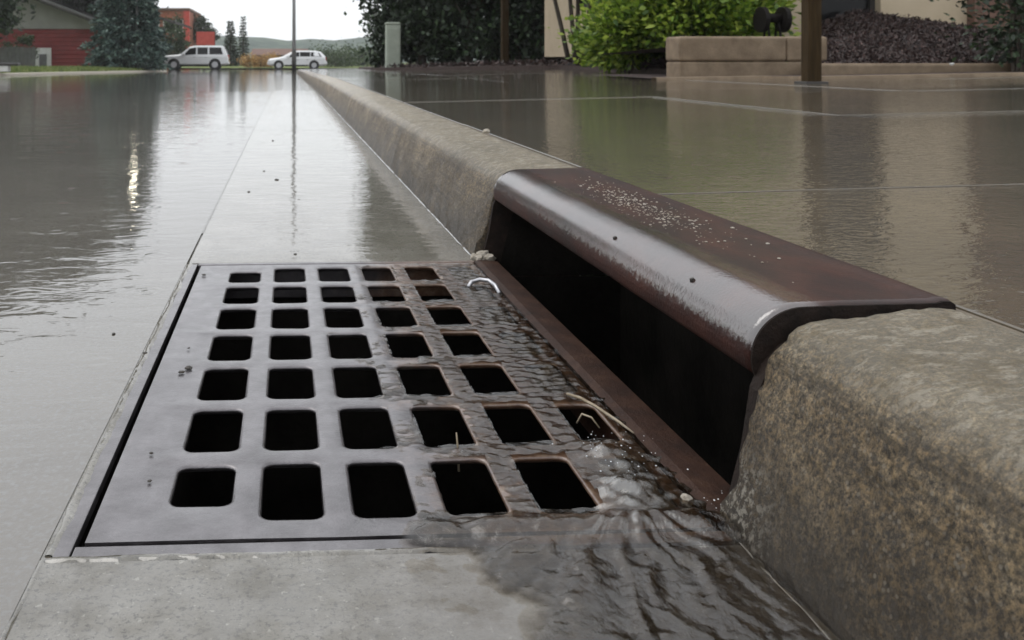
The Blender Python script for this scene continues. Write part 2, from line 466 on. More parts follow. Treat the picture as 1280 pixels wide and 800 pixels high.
GX0, GX1 = -0.176, 0.340                    # gutter
PIT = (-0.172, 0.60, 0.652, 1.580)          # drain pit

# ------------------------------------------------------------------ ground, hills
mesh_obj('ground', [(-500, -500, -0.72), (500, -500, -0.72), (500, 500, -0.72), (-500, 500, -0.72)], [(0, 1, 2, 3)], M_FIELD)
tag(bpy.data.objects['ground'], kind='structure')
# the far ground is cut away nowhere: the drain pit is shallower than it

def hill(name, R, hmax, a0, a1, seed, n=240):
    V, F = [], []
    for i in range(n + 1):
        a = a0 + (a1 - a0) * i / n
        hh = hmax * (0.72 + 0.35 * ns(a * 5.0, seed) + 0.10 * ns(a * 26, seed) + 0.05 * ns(a * 90, seed) + 0.03 * ns(a * 300, seed))
        for k, (fr_, hz) in enumerate(((0, 0), (0.25, 0.35), (0.55, 0.75), (0.8, 0.93), (1.0, 1.0), (1.25, 0.9))):
            r = R + 100 * fr_
            jit = (0.06 * ns(a * 120, k * 3.1, seed)) * hmax if 0 < k < 5 else 0
            V.append((math.sin(a) * r, math.cos(a) * r, -0.9 + hh * hz + jit))
    for i in range(n):
        for k in range(5):
            F.append((i * 6 + k, (i + 1) * 6 + k, (i + 1) * 6 + k + 1, i * 6 + k + 1))
    o = mesh_obj(name, V, F, M_HILL, smooth=True)
    tag(o, kind='structure')
    return o
hill('hill', 340, 18.5, -math.pi, math.pi, 4.2)

# ------------------------------------------------------------------ road
def strip_mesh(name, xs, ys, mat, zf, skip=lambda x, y: False, parent=None):
    V, F, idx = [], [], {}
    for j, y in enumerate(ys):
        for i, x in enumerate(xs):
            idx[i, j] = len(V); V.append((x, y, zf(x, y)))
    for j in range(len(ys) - 1):
        for i in range(len(xs) - 1):
            if not skip((xs[i] + xs[i + 1]) / 2, (ys[j] + ys[j + 1]) / 2):
                F.append((idx[i, j], idx[i + 1, j], idx[i + 1, j + 1], idx[i, j + 1]))
    return mesh_obj(name, V, F, mat, parent)

ys = [-8, -2, 0, 2, 4, 7, 10, 14, 18, 22, 26, 30, 34, 40, 46, 52, 58, 64, 70, 76]
xs = [-70, -40, -25, -14, -9, -6, -3, -1.5, -0.6, -0.1785]
road = strip_mesh('road', xs, ys, M_ROAD, lambda x, y: zr(y) + 0.0015 * max(0, -x - .18) * (1 if y > -9 else 0))
tag(road, kind='structure')
cross = strip_mesh('side_street', [-0.18, 3, 8, 20, 40, 80], [34, 40, 46, 52, 58, 64, 70, 76], M_ROAD, lambda x, y: zr(y) - 0.004)
tag(cross, kind='structure')

# gutter slabs
gut = tag(empty('gutter'), kind='structure')
def gslab(y0, y1):
    bm = bmesh.new()
    n = max(1, int((y1 - y0) / 1.0))
    V = []
    for j in range(n + 1):
        y = y0 + (y1 - y0) * j / n
        for x, z in ((GX0, -0.12), (GX0, -0.001), (GX0 + 0.0015, 0.0), (GX1 + 0.01, 0.0), (GX1 + 0.01, -0.12)):
            V.append(bm.verts.new((x, y, z + zr(y))))
    for j in range(n):
        for k in range(5):
            a, b = j * 5 + k, j * 5 + (k + 1) % 5
            bm.faces.new((V[a], V[b], V[b + 5], V[a + 5]))
    bm.faces.new(V[:5]); bm.faces.new(V[-5:])
    return bm_obj('gutter_slab', bm, M_GUT, gut)
mesh_obj('joint_filler', [(-0.182, -2, -.0007), (-0.170, -2, -.0007), (-0.170, .650, -.0007), (-0.182, .650, -.0007)], [(0, 1, 2, 3)], M_GUT, gut)
mesh_obj('joint_filler', [(-0.182, .650, -.0007), (-0.1716, .650, -.0007), (-0.1716, 1.581, -.0007), (-0.182, 1.581, -.0007)], [(0, 1, 2, 3)], M_GUT, gut)
mesh_obj('joint_filler', [(-0.182, 1.581, -.0035), (-0.170, 1.581, -.0035), (-0.170, 1.86, -.0025), (-.182, 1.86, -.0025)], [(0, 1, 2, 3)], M_GUT, gut)
mesh_obj('joint_filler', [(-0.182, 1.86, -.0004), (-0.1755, 1.86, -.0004), (-0.1755, 10, -.0004), (-.1755, 33.9, zr(33.9) - .0004), (-0.182, 33.9, zr(33.9) - .0004), (-.182, 10, -.0004)], [(0, 1, 2, 5), (5, 2, 3, 4)], M_ROAD, gut)
gslab(-2.0, 0.645)
for a, b in ((1.584, 4.55), (4.556, 7.6), (7.606, 10.6), (10.606, 13.6), (13.606, 16.6), (16.606, 19.6), (19.606, 22.6), (22.606, 25.6), (25.606, 28.6), (28.606, 33.9)):
    gslab(a, b)

def mortar(p0, p1, wa, wb, seed):
    # uneven cement smeared over the seam between casting and concrete
    V, F = [], []
    n = 160
    d = Vector((p1[0] - p0[0], p1[1] - p0[1], 0)); nr = Vector((-d.y, d.x, 0)).normalized()
    for j in range(n + 1):
        p = Vector((p0[0], p0[1], 0)) + d * (j / n)
        u = (j / n) * d.length
        a = wa * (0.75 + 0.9 * ns(u * 16, seed, 1) + 0.5 * ns(u * 70, seed, 2) + 0.25 * ns(u * 200, seed, 7))
        b = wb * (1.0 + 0.9 * ns(u * 20, seed, 3) + 0.5 * ns(u * 80, seed, 4))
        h = 0.0006 + 0.0009 * abs(ns(u * 30, seed, 5))
        for q, z in ((-a, -0.0012), (-a * .4, h * .8), (b * .4, h), (b, -0.0012)):
            v = p + nr * q
            V.append((v.x, v.y, z))
    for j in range(n):
        for k in range(3): F.append((j * 4 + k, j * 4 + 4 + k, j * 4 + 5 + k, j * 4 + 1 + k))
    mesh_obj('mortar_seam', V, F, M_GUT, gut, smooth=True)
mortar((-0.174, 0.650), (0.20, 0.650), 0.007, 0.0035, 3.0)
mortar((-0.1745, 1.59), (-0.1745, 0.655), 0.0035, 0.006, 8.0)
mortar((-0.1770, 0.648), (-0.1770, -0.3), 0.003, 0.004, 12.0)
# ------------------------------------------------------------------ catch basin below the grate
bm = bmesh.new()
x0, x1, y0, y1 = PIT
zb = -0.62
def quad(bm, *p): bm.faces.new([bm.verts.new(q) for q in p])
quad(bm, (x0, y0, zb), (x1, y0, zb), (x1, y1, zb), (x0, y1, zb))
quad(bm, (x0, y0, zb), (x0, y0, -0.03), (x1, y0, -0.03), (x1, y0, zb))
quad(bm, (x0, y1, zb), (x1, y1, zb), (x1, y1, -0.03), (x0, y1, -0.03))
quad(bm, (x0, y0, zb), (x0, y1, zb), (x0, y1, -0.03), (x0, y0, -0.03))
quad(bm, (x1, y0, zb), (x1, y0, -0.03), (x1, y1, -0.03), (x1, y1, zb))
ya, yb = 0.7005, 1.5915                      # chamber under the hood
quad(bm, (x1, ya, -0.03), (x1, ya, 0.136), (x1, yb, 0.136), (x1, yb, -0.03))
quad(bm, (0.378, ya, -0.03), (x1, ya, -0.03), (x1, ya, 0.136), (0.42, ya, 0.136))
quad(bm, (0.378, yb, -0.03), (x1, yb, -0.03), (x1, yb, 0.136), (0.42, yb, 0.136))
quad(bm, (0.41, ya, 0.136), (0.41, yb, 0.136), (x1, yb, 0.136), (x1, ya, 0.136))
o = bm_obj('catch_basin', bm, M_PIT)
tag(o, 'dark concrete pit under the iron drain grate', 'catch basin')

# ------------------------------------------------------------------ drain grate
COLX = [-0.0705 + 0.0743 * k for k in range(6)]
ROWY = [0.748 + 0.1245 * k for k in range(7)]
HW, HL = 0.0245, 0.0488
GR = (-0.151, 0.328, 0.671, 1.566)
def hole(ci, ri):
    y0h, y1h = ROWY[ri] - HL, ROWY[ri] + HL
    if ci == 0 and ri == 0: y0h += 0.024; y1h -= 0.004
    if ci == 0 and ri == 6: y1h -= 0.026
    if ci == 5: return COLX[5] - HW + 0.002, COLX[5] + 0.016, y0h + .004, y1h - .004
    return COLX[ci] - HW, COLX[ci] + HW, y0h, y1h
def round_loop(a0, a1, b0, b1, r, n=5):
    L = []
    for cx, cy, s in ((a1 - r, b1 - r, 0), (a0 + r, b1 - r, 1), (a0 + r, b0 + r, 2), (a1 - r, b0 + r, 3)):
        for k in range(n):
            an = math.pi / 2 * (s + k / (n - 1))
            L.append((cx + r * math.cos(an), cy + r * math.sin(an)))
    return L
bm = bmesh.new()
cx = [GR[0]] + [(COLX[i] + COLX[i + 1]) / 2 for i in range(5)] + [GR[1]]
cy = [GR[2]] + [(ROWY[i] + ROWY[i + 1]) / 2 for i in range(6)] + [GR[3]]
def gz(x, y): return 0.0003 * ns(x * 14, y * 14, 2) + 0.0006 * ns(x * 40, y * 40, 5)
N = 5
for ci in range(6):
    for ri in range(7):
        h = hole(ci, ri)
        r = 0.010
        rings = [[bm.verts.new((x, y, gz(x, y) + dz)) for x, y in round_loop(h[0] - e, h[1] + e, h[2] - e, h[3] + e, r + max(e, 0) * .5, N)]
                 for e, dz in ((0.0035, 0.0), (0.0012, -0.0007), (0.0, -0.0028), (0.008, -0.0085))]
        corners = [bm.verts.new((x, y, gz(x, y))) for x, y in ((cx[ci + 1], cy[ri + 1]), (cx[ci], cy[ri + 1]), (cx[ci], cy[ri]), (cx[ci + 1], cy[ri]))]
        R0 = rings[0]
        for s in range(4):
            for k in range(N - 1):
                bm.faces.new((corners[s], R0[s * N + k], R0[s * N + k + 1]))
            s2 = (s + 1) % 4
            bm.faces.new((corners[s], R0[s * N + N - 1], R0[s2 * N], corners[s2]))
        m = len(R0)
        for a, b in zip(rings, rings[1:]):
            for k in range(m):
                bm.faces.new((a[k], b[k], b[(k + 1) % m], a[(k + 1) % m]))
bmesh.ops.remove_doubles(bm, verts=bm.verts, dist=1e-5)
# outer skirt of the casting
rim = [e for e in bm.edges if e.is_boundary and all(v.co.z > -0.01 for v in e.verts)]
for e_ in rim: e_.smooth = False
ex = bmesh.ops.extrude_edge_only(bm, edges=rim)
for v in [g for g in ex['geom'] if isinstance(g, bmesh.types.BMVert)]:
    v.co.z = -0.0085
grate = bm_obj('drain_grate', bm, M_IRON, smooth=False)
for p in grate.data.polygons: p.use_smooth = True
sh = grate.data.attributes.get('sharp_edge') or grate.data.attributes.new('sharp_edge', 'BOOLEAN', 'EDGE')
for k_, e_ in enumerate(grate.data.edges):
    va, vb = (grate.data.vertices[i_].co for i_ in e_.vertices)
    on = lambda q: min(abs(q.x - GR[0]), abs(q.x - GR[1]), abs(q.y - GR[2]), abs(q.y - GR[3])) < 1e-4 and q.z > -.005
    if on(va) and on(vb): sh.data[k_].value = True
tag(grate, 'cast iron storm drain grate with rows of rectangular holes, rusty on its hood side', 'drain grate')
# silt and stones lodged in the holes nearest the opening
for ri in range(7):
    if ri == 1: continue
    h = hole(5, ri)
    V, F = [], []
    nx, ny = 10, 18
    for j in range(ny + 1):
        for i in range(nx + 1):
            x = h[0] + (h[1] - h[0]) * i / nx; y = h[2] + (h[3] - h[2]) * j / ny
            V.append((x, y, -0.006 + 0.007 * ns(x * 60, y * 60, ri) + 0.003 * ns(x * 170, y * 170, 3)))
    for j in range(ny):
        for i in range(nx):
            a = j * (nx + 1) + i
            F.append((a, a + 1, a + nx + 2, a + nx + 1))
    mesh_obj('silt_plug', V, F, M_SILT, grate, smooth=True)
# lifting hook cast into the grate
hp = [(0.285, 1.392, 0.002), (0.292, 1.402, 0.007), (0.306, 1.406, 0.010), (0.319, 1.398, 0.010), (0.324, 1.375, 0.008), (0.325, 1.352, 0.002)]
tube('lifting_hook', hp, 0.0032, M_RIM, grate, 8)

# ------------------------------------------------------------------ curb inlet casting (frame, sill, hood)
inlet = tag(empty('curb_inlet', (0, 0, 0)), 'dark red iron curb inlet hood over a black opening beside the grate', 'curb inlet')
def prism_y(prof, y0, y1, name, mat, smooth=False): return prism(name, prof, y0, y1, mat, inlet, 'Y', smooth)
box('frame_rail', -0.1715, -0.1585, 0.652, 1.58, -0.010, -0.0004, M_IRON, inlet, 0.001)
box('frame_rail', -0.1572, 0.334, 0.6525, 0.6670, -0.010, -0.0004, M_IRON, inlet, 0.001)
box('frame_rail', -0.1572, 0.334, 1.5695, 1.5805, -0.06, 0.0010, M_IRON, inlet, 0.002)
prism_y([(0.3305, -0.05), (0.3305, 0.003), (0.340, 0.005), (0.372, 0.002), (0.376, -0.004), (0.376, -0.05)], 0.672, 1.566, 'sill', M_RUST)
# hood: rounded nose, sloping top, thick shell
outer = [(0.374, 0.108), (0.3725, 0.112), (0.3715, 0.120)]
for k in range(15):
    a = math.pi - (math.pi / 2 - math.radians(2)) * (k / 14)
    outer.append((0.4165 + 0.045 * math.cos(a), 0.1205 + 0.0415 * math.sin(a)))
outer += [(0.45, 0.1628), (0.50, 0.1634), (0.526, 0.1638), (0.531, 0.1652), (0.537, 0.1652), (0.541, 0.1625), (0.541, 0.13)]
inner = [(0.520, 0.13), (0.515, 0.150), (0.42, 0.147), (0.402, 0.141), (0.391, 0.130), (0.386, 0.118), (0.385, 0.108), (0.381, 0.1062), (0.378, 0.1065)]
prof = outer + inner
V, F = [], []
ny = 90
Y0h, Y1h = 0.700, 1.592
for j in range(ny + 1):
    y = Y0h + (Y1h - Y0h) * j / ny
    for k, (x, z) in enumerate(prof):
        d = 0.0009 * ns(x * 9, y * 9, z * 9) if k < len(outer) else 0
        V.append((x - d * .4, y, z + d))
m = len(prof)
for j in range(ny):
    for k in range(m):
        F.append((j * m + k, j * m + (k + 1) % m, (j + 1) * m + (k + 1) % m, (j + 1) * m + k))
F.append(tuple(range(m))[::-1]); F.append(tuple(ny * m + k for k in range(m)))
bm = bmesh.new()
bv = [bm.verts.new(v) for v in V]
for f in F: bm.faces.new([bv[i] for i in f])
hood = bm_obj('hood', bm, M_HOOD, inlet, True)
# side cheeks of the opening
cheek = [(0.352, -0.05), (0.352, 0.004), (0.364, 0.05), (0.3715, 0.098), (0.379, 0.115), (0.394, 0.131), (0.42, 0.145), (0.53, 0.152), (0.53, -0.05)]
prism_y(cheek, 0.686, 0.6992, 'side_plate', M_SHADEIRON)
prism_y([(x_ + .0008, z_ - .0012) for x_, z_ in outer], 0.6975, 0.6998, 'gap_shade_plate', M_SHADEIRON)  # added dark plate: gap shadow around the hood end put in as colour
prism_y(cheek, 1.593, 1.603, 'side_plate', M_SHADEIRON)
# two bolt heads on the nose
for (bx_, by_, bz_) in ((0.3855, 1.03, 0.1508), (0.3855, 0.83, 0.1508)):
    V, F = tube_data([(bx_, by_, bz_ - 0.002), (bx_ - 0.0012, by_, bz_ + 0.0012)], [0.0028, 0.0022], 8)
    mesh_obj('bolt', V, F, M_BIT, hood)

# ------------------------------------------------------------------ curb
curb = tag(empty('curb'), kind='structure')
CP = [(0.336, -0.10), (0.336, -0.005), (0.340, 0.012), (0.348, 0.040), (0.358, 0.070), (0.367, 0.095), (0.373, 0.112), (0.378, 0.1245), (0.3845, 0.136), (0.394, 0.1455), (0.407, 0.1522), (0.424, 0.1562), (0.448, 0.1588), (0.474, 0.1608), (0.500, 0.1625), (0.522, 0.163), (0.531, 0.160), (0.534, 0.150), (0.534, -0.10)]
def dense(P, k):
    out_ = []
    for a, b in zip(P, P[1:]):
        for i in range(k): out_.append((a[0] + (b[0] - a[0]) * i / k, a[1] + (b[1] - a[1]) * i / k))
    return out_ + [P[-1]]
def curb_section(y0, y1, dy, k, chip0=0.0, chip1=0.0, amp=1.0):
    P = dense(CP, k)
    n = max(2, int((y1 - y0) / dy))
    bm = bmesh.new()
    rows = []
    for j in range(n + 1):
        y = y0 + (y1 - y0) * j / n
        row = []
        for (x, z) in P:
            yy = y
            f0, f1 = max(0.0, 1 - (y - y0) / 0.04), max(0.0, 1 - (y1 - y) / 0.04)
            if f0: yy += f0 * chip0 * (0.006 * ns(x * 30, z * 30, 1) + 0.004 * ns(x * 110, z * 110, 7))
            if f1: yy -= f1 * chip1 * (0.006 * ns(x * 30, z * 30, 4) + 0.004 * ns(x * 110, z * 110, 9))
            q = 0.0014 * ns(x * 22, y * 14, z * 22) + 0.0012 * ns(x * 75, y * 60, z * 75) + 0.0012 * ns(x * 200, y * 170, z * 200)
            edge = 0.0
            if chip0 and z > 0.03: edge = max(0.0, 1 - (y - y0) / 0.022)
            if chip1 and z > 0.03: edge = max(edge, max(0.0, 1 - (y1 - y) / 0.022))
            q = q * amp - 0.006 * edge * edge * max(0.1, 1 - max(0, x - 0.385) / 0.09) * (1 + 1.5 * ns(x * 50, y * 30, z * 50))
            sx = -0.75 if z < 0.14 else -0.25
            sz = 0.3 if z < 0.14 else 0.95
            row.append(bm.verts.new((x + sx * q, yy, z + sz * q + zr(y))))
        rows.append(row)
    for a, b in zip(rows, rows[1:]):
        for i in range(len(P) - 1):
            bm.faces.new((a[i], a[i + 1], b[i + 1], b[i]))
    for row, yc in ((rows[0], y0), (rows[-1], y1)):
        c_ = bm.verts.new((0.44, yc, 0.02 + zr(yc)))
        for i in range(len(P)): bm.faces.new((row[i], row[(i + 1) % len(P)], c_))
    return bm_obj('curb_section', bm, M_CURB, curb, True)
curb_section(0.10, 0.683, 0.0035, 3, 0, 1.0, 1.25)
curb_section(-2.0, 0.094, 0.03, 1)
curb_section(1.606, 2.9, 0.006, 2, 1.0, 0, 1.1)
curb_section(2.903, 5.2, 0.015, 1, 0, 0.6)
yy = 5.208
while yy < 33:
    curb_section(yy, min(yy + 2.99, 33.4), 0.05, 1, 0.4, 0.4)
    yy += 3.0

# ------------------------------------------------------------------ sidewalk
walk = tag(empty('sidewalk'), kind='structure')
SXB = [0.545, 1.75, 3.0, 4.25, 5.5, 6.75, 8.0, 9.25, 10.5]
SYB = [-1.6, -0.2, 1.3, 2.75, 4.2, 5.65, 7.1, 8.55, 10.0, 12, 14, 16, 18, 20, 22, 24, 26.5, 29, 31.5, 34]
g = 0.0022
for i in range(len(SXB) - 1):
    for j in range(len(SYB) - 1):
        if SYB[j] >= 8 and SXB[i] > 4: continue
        if SYB[j] >= 12 and SXB[i] > 3.5: continue
        a0, a1, b0, b1 = SXB[i] + g, SXB[i + 1] - g, SYB[j] + g, SYB[j + 1] - g
        dz = 0.0012 * random.uniform(-1, 1)
        bm = bmesh.new()
        e = 0.0012
        lo = [bm.verts.new((x, y, zs(x, y) - 0.1)) for x, y in ((a0, b0), (a1, b0), (a1, b1), (a0, b1))]
        md = [bm.verts.new((x, y, zs(x, y) - 0.0012 + dz)) for x, y in ((a0, b0), (a1, b0), (a1, b1), (a0, b1))]
        hi = [bm.verts.new((x, y, zs(x, y) + dz)) for x, y in ((a0 + e, b0 + e), (a1 - e, b0 + e), (a1 - e, b1 - e), (a0 + e, b1 - e))]
        for A, B in ((lo, md), (md, hi)):
            for k in range(4): bm.faces.new((A[k], A[(k + 1) % 4], B[(k + 1) % 4], B[k]))
        bm.faces.new(hi); bm.faces.new(lo[::-1])
        bm_obj('slab', bm, M_WALK, walk)
V, F = [], []
for x in (0.541, 10.6):
    for y in SYB: V.append((x, y, zs(x, y) - 0.0035))
n = len(SYB)
F = [(j, n + j, n + j + 1, j + 1) for j in range(n - 1)]
mesh_obj('joint_bedding', V, F, M_JOINT, walk)

# ------------------------------------------------------------------ running water over the near gutter and the grate
XS = np.linspace(-0.165, 0.336, 220)
YS = np.linspace(0.16, 1.56, 600)
GXm, GYm = np.meshgrid(XS, YS)
def fbm(X, Y, s, sx=1.0, sy=1.0, seed=0):
    out_ = np.empty(X.shape)
    for j in range(X.shape[0]):
        for i in range(X.shape[1]):
            out_[j, i] = noise.noise(Vector((X[j, i] * s * sx, Y[j, i] * s * sy, seed)))
    return out_
n1 = fbm(GXm, GYm, 26, 1.0, 0.7, 1.0)
n2 = fbm(GXm, GYm, 85, 0.9, 1.25, 5.0)
n3 = fbm(GXm, GYm, 190, 0.8, 1.2, 9.0)
cxw, cyw = 0.268, 0.706
dx, dy = GXm - cxw, GYm - cyw
rr = np.hypot(dx, dy)
ang = np.arctan2(dx, -dy)
near = 1 - smooth01(0.655, 0.69, GYm)
edge_x = 0.16 - 0.42 * (GYm - 0.35) * 0.6
cover = smooth01(-0.05, 0.11, GXm - edge_x + 0.04 * n1 + 0.010 * n2)
h_near = -0.006 + 0.0105 * cover
angw = ang + 0.16 * n1 + 0.05 * n2
npol = fbm(angw, rr, 1.0, 6.5, 12.0, 21.0)
npol2 = fbm(angw, rr, 1.0, 20.0, 16.0, 27.0)
streak = (0.0020 * npol + 0.0014 * npol2) * smooth01(0.0, 0.05, rr) * cover * (0.55 + 0.45 * smooth01(0.42, 0.16, rr))
streak += 0.4 * np.sin(ang * 17 + 3.2 * n1 + 1.6 * np.sin(rr * 40)) * 0.0028 * np.exp(-((rr - 0.09) / 0.11) ** 2) * cover
chute = -0.004 * np.exp(-((GXm - 0.25 - 0.10 * (0.6 - GYm)) / 0.03) ** 2) * cover * smooth01(0.70, 0.45, GYm)
rip = (0.0010 * n2 + 0.0003 * n3) * cover
lip = 0.0065 * np.exp(-((GYm - 0.668) / 0.016) ** 2) * smooth01(0.02, 0.16, GXm + 0.03 * n1)
hump = 0.016 * np.exp(-(((dx - 0.01) / 0.034) ** 2 + ((dy - 0.004) / 0.026) ** 2)) * (1 + 0.5 * n1 + 0.3 * n2)
hump += 0.010 * np.exp(-(((GXm - 0.287) / 0.022) ** 2 + ((GYm - 0.79) / 0.022) ** 2)) * (1 + 0.5 * n1 + 0.3 * n2)
over = smooth01(0.66, 0.70, GYm)
tongue = -0.0032 + 0.0048 * smooth01(0.02, 0.26, GXm + 0.09 * n1) * (0.55 + 0.45 * smooth01(1.6, 0.9, GYm)) + 0.0019 * n2 + 0.0004 * n3
h_near = np.where(GXm < 0.03, h_near - 0.003, h_near)
Hgt = (h_near + streak + chute + rip) * (1 - over) + tongue * over + hump + lip
n4 = fbm(GXm, GYm, 70, 1.0, 1.0, 13.0)
gy_, gx_ = np.gradient(Hgt, YS[1] - YS[0], XS[1] - XS[0])
slope = np.hypot(gx_, gy_)
zone = np.exp(-((rr - 0.03) / 0.13) ** 2) * smooth01(0.0, 0.14, GXm)
aer = np.exp(-(rr / 0.075) ** 2) * smooth01(0.3, 0.9, slope) * 0.35 + zone * (smooth01(0.25, 0.8, slope) * 0.16 + smooth01(0.1, 0.6, n4 + 0.8 * n2) * 0.12) + 0.10 * smooth01(0.15, 0.6, n2 + n3) * smooth01(0.06, 0.2, GXm) * over * smooth01(1.5, 0.8, GYm)
inhole = np.zeros(GXm.shape, bool)
for ci in range(5):
    for ri in range(7):
        q = hole(ci, ri)
        inhole |= (GXm > q[0] + .0005) & (GXm < q[1] - .0005) & (GYm > q[2] + .0005) & (GYm < q[3] - .0005)
q = hole(5, 1)
inhole |= (GXm > q[0]) & (GXm < q[1]) & (GYm > q[2]) & (GYm < q[3])
keep = (Hgt > -0.002) & ~inhole
ny_, nx_ = GXm.shape
ids = -np.ones(GXm.shape, int)
fq = keep[:-1, :-1] & keep[1:, :-1] & keep[:-1, 1:] & keep[1:, 1:]
used = np.zeros(GXm.shape, bool)
used[:-1, :-1] |= fq; used[1:, :-1] |= fq; used[:-1, 1:] |= fq; used[1:, 1:] |= fq
ids[used] = np.arange(used.sum())
V = np.stack([GXm[used], GYm[used], Hgt[used] + 0.0012], 1).tolist()
jj, ii = np.nonzero(fq)
F = np.stack([ids[jj, ii], ids[jj, ii + 1], ids[jj + 1, ii + 1], ids[jj + 1, ii]], 1).tolist()
water = mesh_obj('water', V, F, M_WATER, smooth=True)
at_a = water.data.attributes.new('aeration', 'FLOAT', 'POINT'); at_a.data.foreach_set('value', aer[used].astype(np.float32))
at_d = water.data.attributes.new('depth', 'FLOAT', 'POINT'); at_d.data.foreach_set('value', np.clip((Hgt[used] + 0.0015) / (0.008 - 0.0055 * over[used]), 0, 1).astype(np.float32))
tag(water, kind='structure')

def waterline(y0, y1, dy):
    V, F = [], []
    n = int((y1 - y0) / dy)
    for j in range(n + 1):
        y = y0 + (y1 - y0) * j / n
        w = 0.0030 * (1 + 0.5 * ns(y * 22, 1.0, 3) + 0.3 * ns(y * 70, 2.0, 3))
        for k in range(5):
            a = math.pi / 2 * k / 4
            V.append((0.3385 - w * (1 - math.sin(a) * 0.95), y, zr(y) + 0.0005 + w * 1.1 * (1 - math.cos(a))))
    for j in range(n):
        for k in range(4): F.append((j * 5 + k, j * 5 + k + 1, j * 5 + 6 + k, j * 5 + 5 + k))
    o = mesh_obj('water', V, F, M_LINE, smooth=True); tag(o, kind='structure')
M_LINE = NT('water bead').set(Base_Color=(0.16, 0.15, 0.13), Roughness=0.05, Coat_Weight=1.0, Coat_Roughness=0.03, Coat_IOR=1.9).m
waterline(0.10, 0.655, 0.006)
waterline(1.61, 9.0, 0.012)
# drops, foam and splash beads
def beads(name, pts, rads, mat, squash=0.6):
    bm0 = bmesh.new(); bmesh.ops.create_icosphere(bm0, subdivisions=1, radius=1)
    bv = [v.co.copy() for v in bm0.verts]; bf = [[v.index for v in f.verts] for f in bm0.faces]; bm0.free()
    V, F = [], []
    for p, r in zip(pts, rads):
        k = len(V)
        V += [(p[0] + v.x * r, p[1] + v.y * r, p[2] + v.z * r * squash) for v in bv]
        F += [tuple(i + k for i in f) for f in bf]
    return mesh_obj(name, V, F, mat, smooth=True)
pts, rd = [], []
for k in range(24):
    a = random.gauss(0, 1); b = random.gauss(0, 1)
    pts.append((0.343 + 0.010 * a, 0.690 + 0.010 * b, 0.004 + abs(random.gauss(0, 0.003)))); rd.append(random.uniform(0.0003, 0.0009))
for k in range(60):
    pts.append((0.290 + random.gauss(0, .020), 0.765 + random.gauss(0, .03), 0.010 + abs(random.gauss(0, 0.004)))); rd.append(random.uniform(0.0003, 0.0010))
tag(beads('foam', pts, rd, M_FOAM), 'white specks of foam where the water rushes into the drain', 'foam', kind='stuff')
pts, rd = [], []
for k in range(520):
    y = random.gauss(1.17, 0.12); x = 0.475 + 0.02 * random.gauss(0, 1) + 0.06 * (1.17 - y) * -0.6
    if not (0.43 < x < 0.525 and 0.75 < y < 1.5): continue
    pts.append((x, y, 0.1628 + (x - 0.45) * 0.012 + 0.0003)); rd.append(random.uniform(0.0005, 0.0009) * (1 + 2.2 * random.random() ** 4))
tag(beads('splash_drops', pts, rd, M_STONE, 0.45), 'pale specks of grit and splash on the hood top', 'grit', kind='stuff')

# ------------------------------------------------------------------ loose bits
def pebble(name, loc, r, mat, label, cat, group=None, squash=0.6, seed=0):
    bm = bmesh.new(); bmesh.ops.create_icosphere(bm, subdivisions=2, radius=1)
    for v in bm.verts:
        f = 1 + 0.45 * ns(v.co.x * 1.6 + seed, v.co.y * 1.6, v.co.z * 1.6)
        v.co = Vector((v.co.x * f * r, v.co.y * f * r * 0.8, v.co.z * f * r * squash))
    o = bm_obj(name, bm, mat, smooth=False)
    o.location = loc
    o.rotation_euler = (0, 0, seed * 1.7)
    return tag(o, label, cat, group)
for k, (x, y, r) in enumerate(((0.352, 1.587, 0.014), (0.343, 1.575, 0.010), (0.361, 1.578, 0.011), (0.351, 1.60, 0.012), (0.338, 1.597, 0.008))):
    pebble('stone_chip', (x, y, r * 0.45), r, M_STONE, 'pale stone chip in the pile at the far end of the black opening', 'stone', 'stone chips at the broken curb end', 0.75, k)
pebble('stone_chip', (0.322, 0.705, 0.004), 0.006, M_STONE, 'small pale pebble at the foot of the rough curb beside the rushing water', 'stone', None, 0.8, 8)
pebble('stone_chip', (*at(608, 2.37), 0.170), 0.010, M_STONE, 'pale pebble lying on the curb back edge beside the sidewalk', 'stone', None, 0.8, 9)
for k, (px, py, r) in enumerate(((346, 225, .0075), (311, 240, .0045), (330, 214, .004), (341, 176, .006), (369, 318, .003), (142, 418, .003), (181, 442, .003))):
    D = FPX * CAM_H / (py - 75)
    x, y = at(px, D)
    pebble('leaf_bit', (x, y, 0.001), r, M_BIT, 'dark scrap of leaf on the wet concrete above the grate', 'leaf scrap', 'dark scraps on the wet concrete', 0.35, k + 20)
for k, (px, py, r) in enumerate(((236, 462, .005), (227, 467, .004), (255, 345, .004), (236, 437, .002), (189, 569, .0022), (187, 604, .0022))):
    D = FPX * CAM_H / (py - 75)
    x, y = at(px, D)
    pebble('leaf_bit', (x, y, 0.002), r, M_BIT, 'dark scrap of leaf on the grey left rim of the grate', 'leaf scrap', 'dark scraps on the grate rim', 0.35, k + 40)
tw = tube('twig', [(0.296, 0.93, 0.006), (0.302, 0.905, 0.011), (0.309, 0.88, 0.012), (0.322, 0.85, 0.008), (0.329, 0.832, 0.005)], [.0016, .0017, .0016, .0014, .0008], M_TWIG, None, 6)
tag(tw, 'pale bent twig lying beside the last hole of the grate', 'twig')
tw = tube('grass_stem', [(0.285, 0.865, 0.002), (0.289, 0.862, 0.012), (0.297, 0.858, 0.010), (0.303, 0.852, 0.002)], [.0010, .0011, .0010, .0006], M_TWIG, None, 6)
tag(tw, 'thin curled stem caught over the flooded hole', 'plant stem')
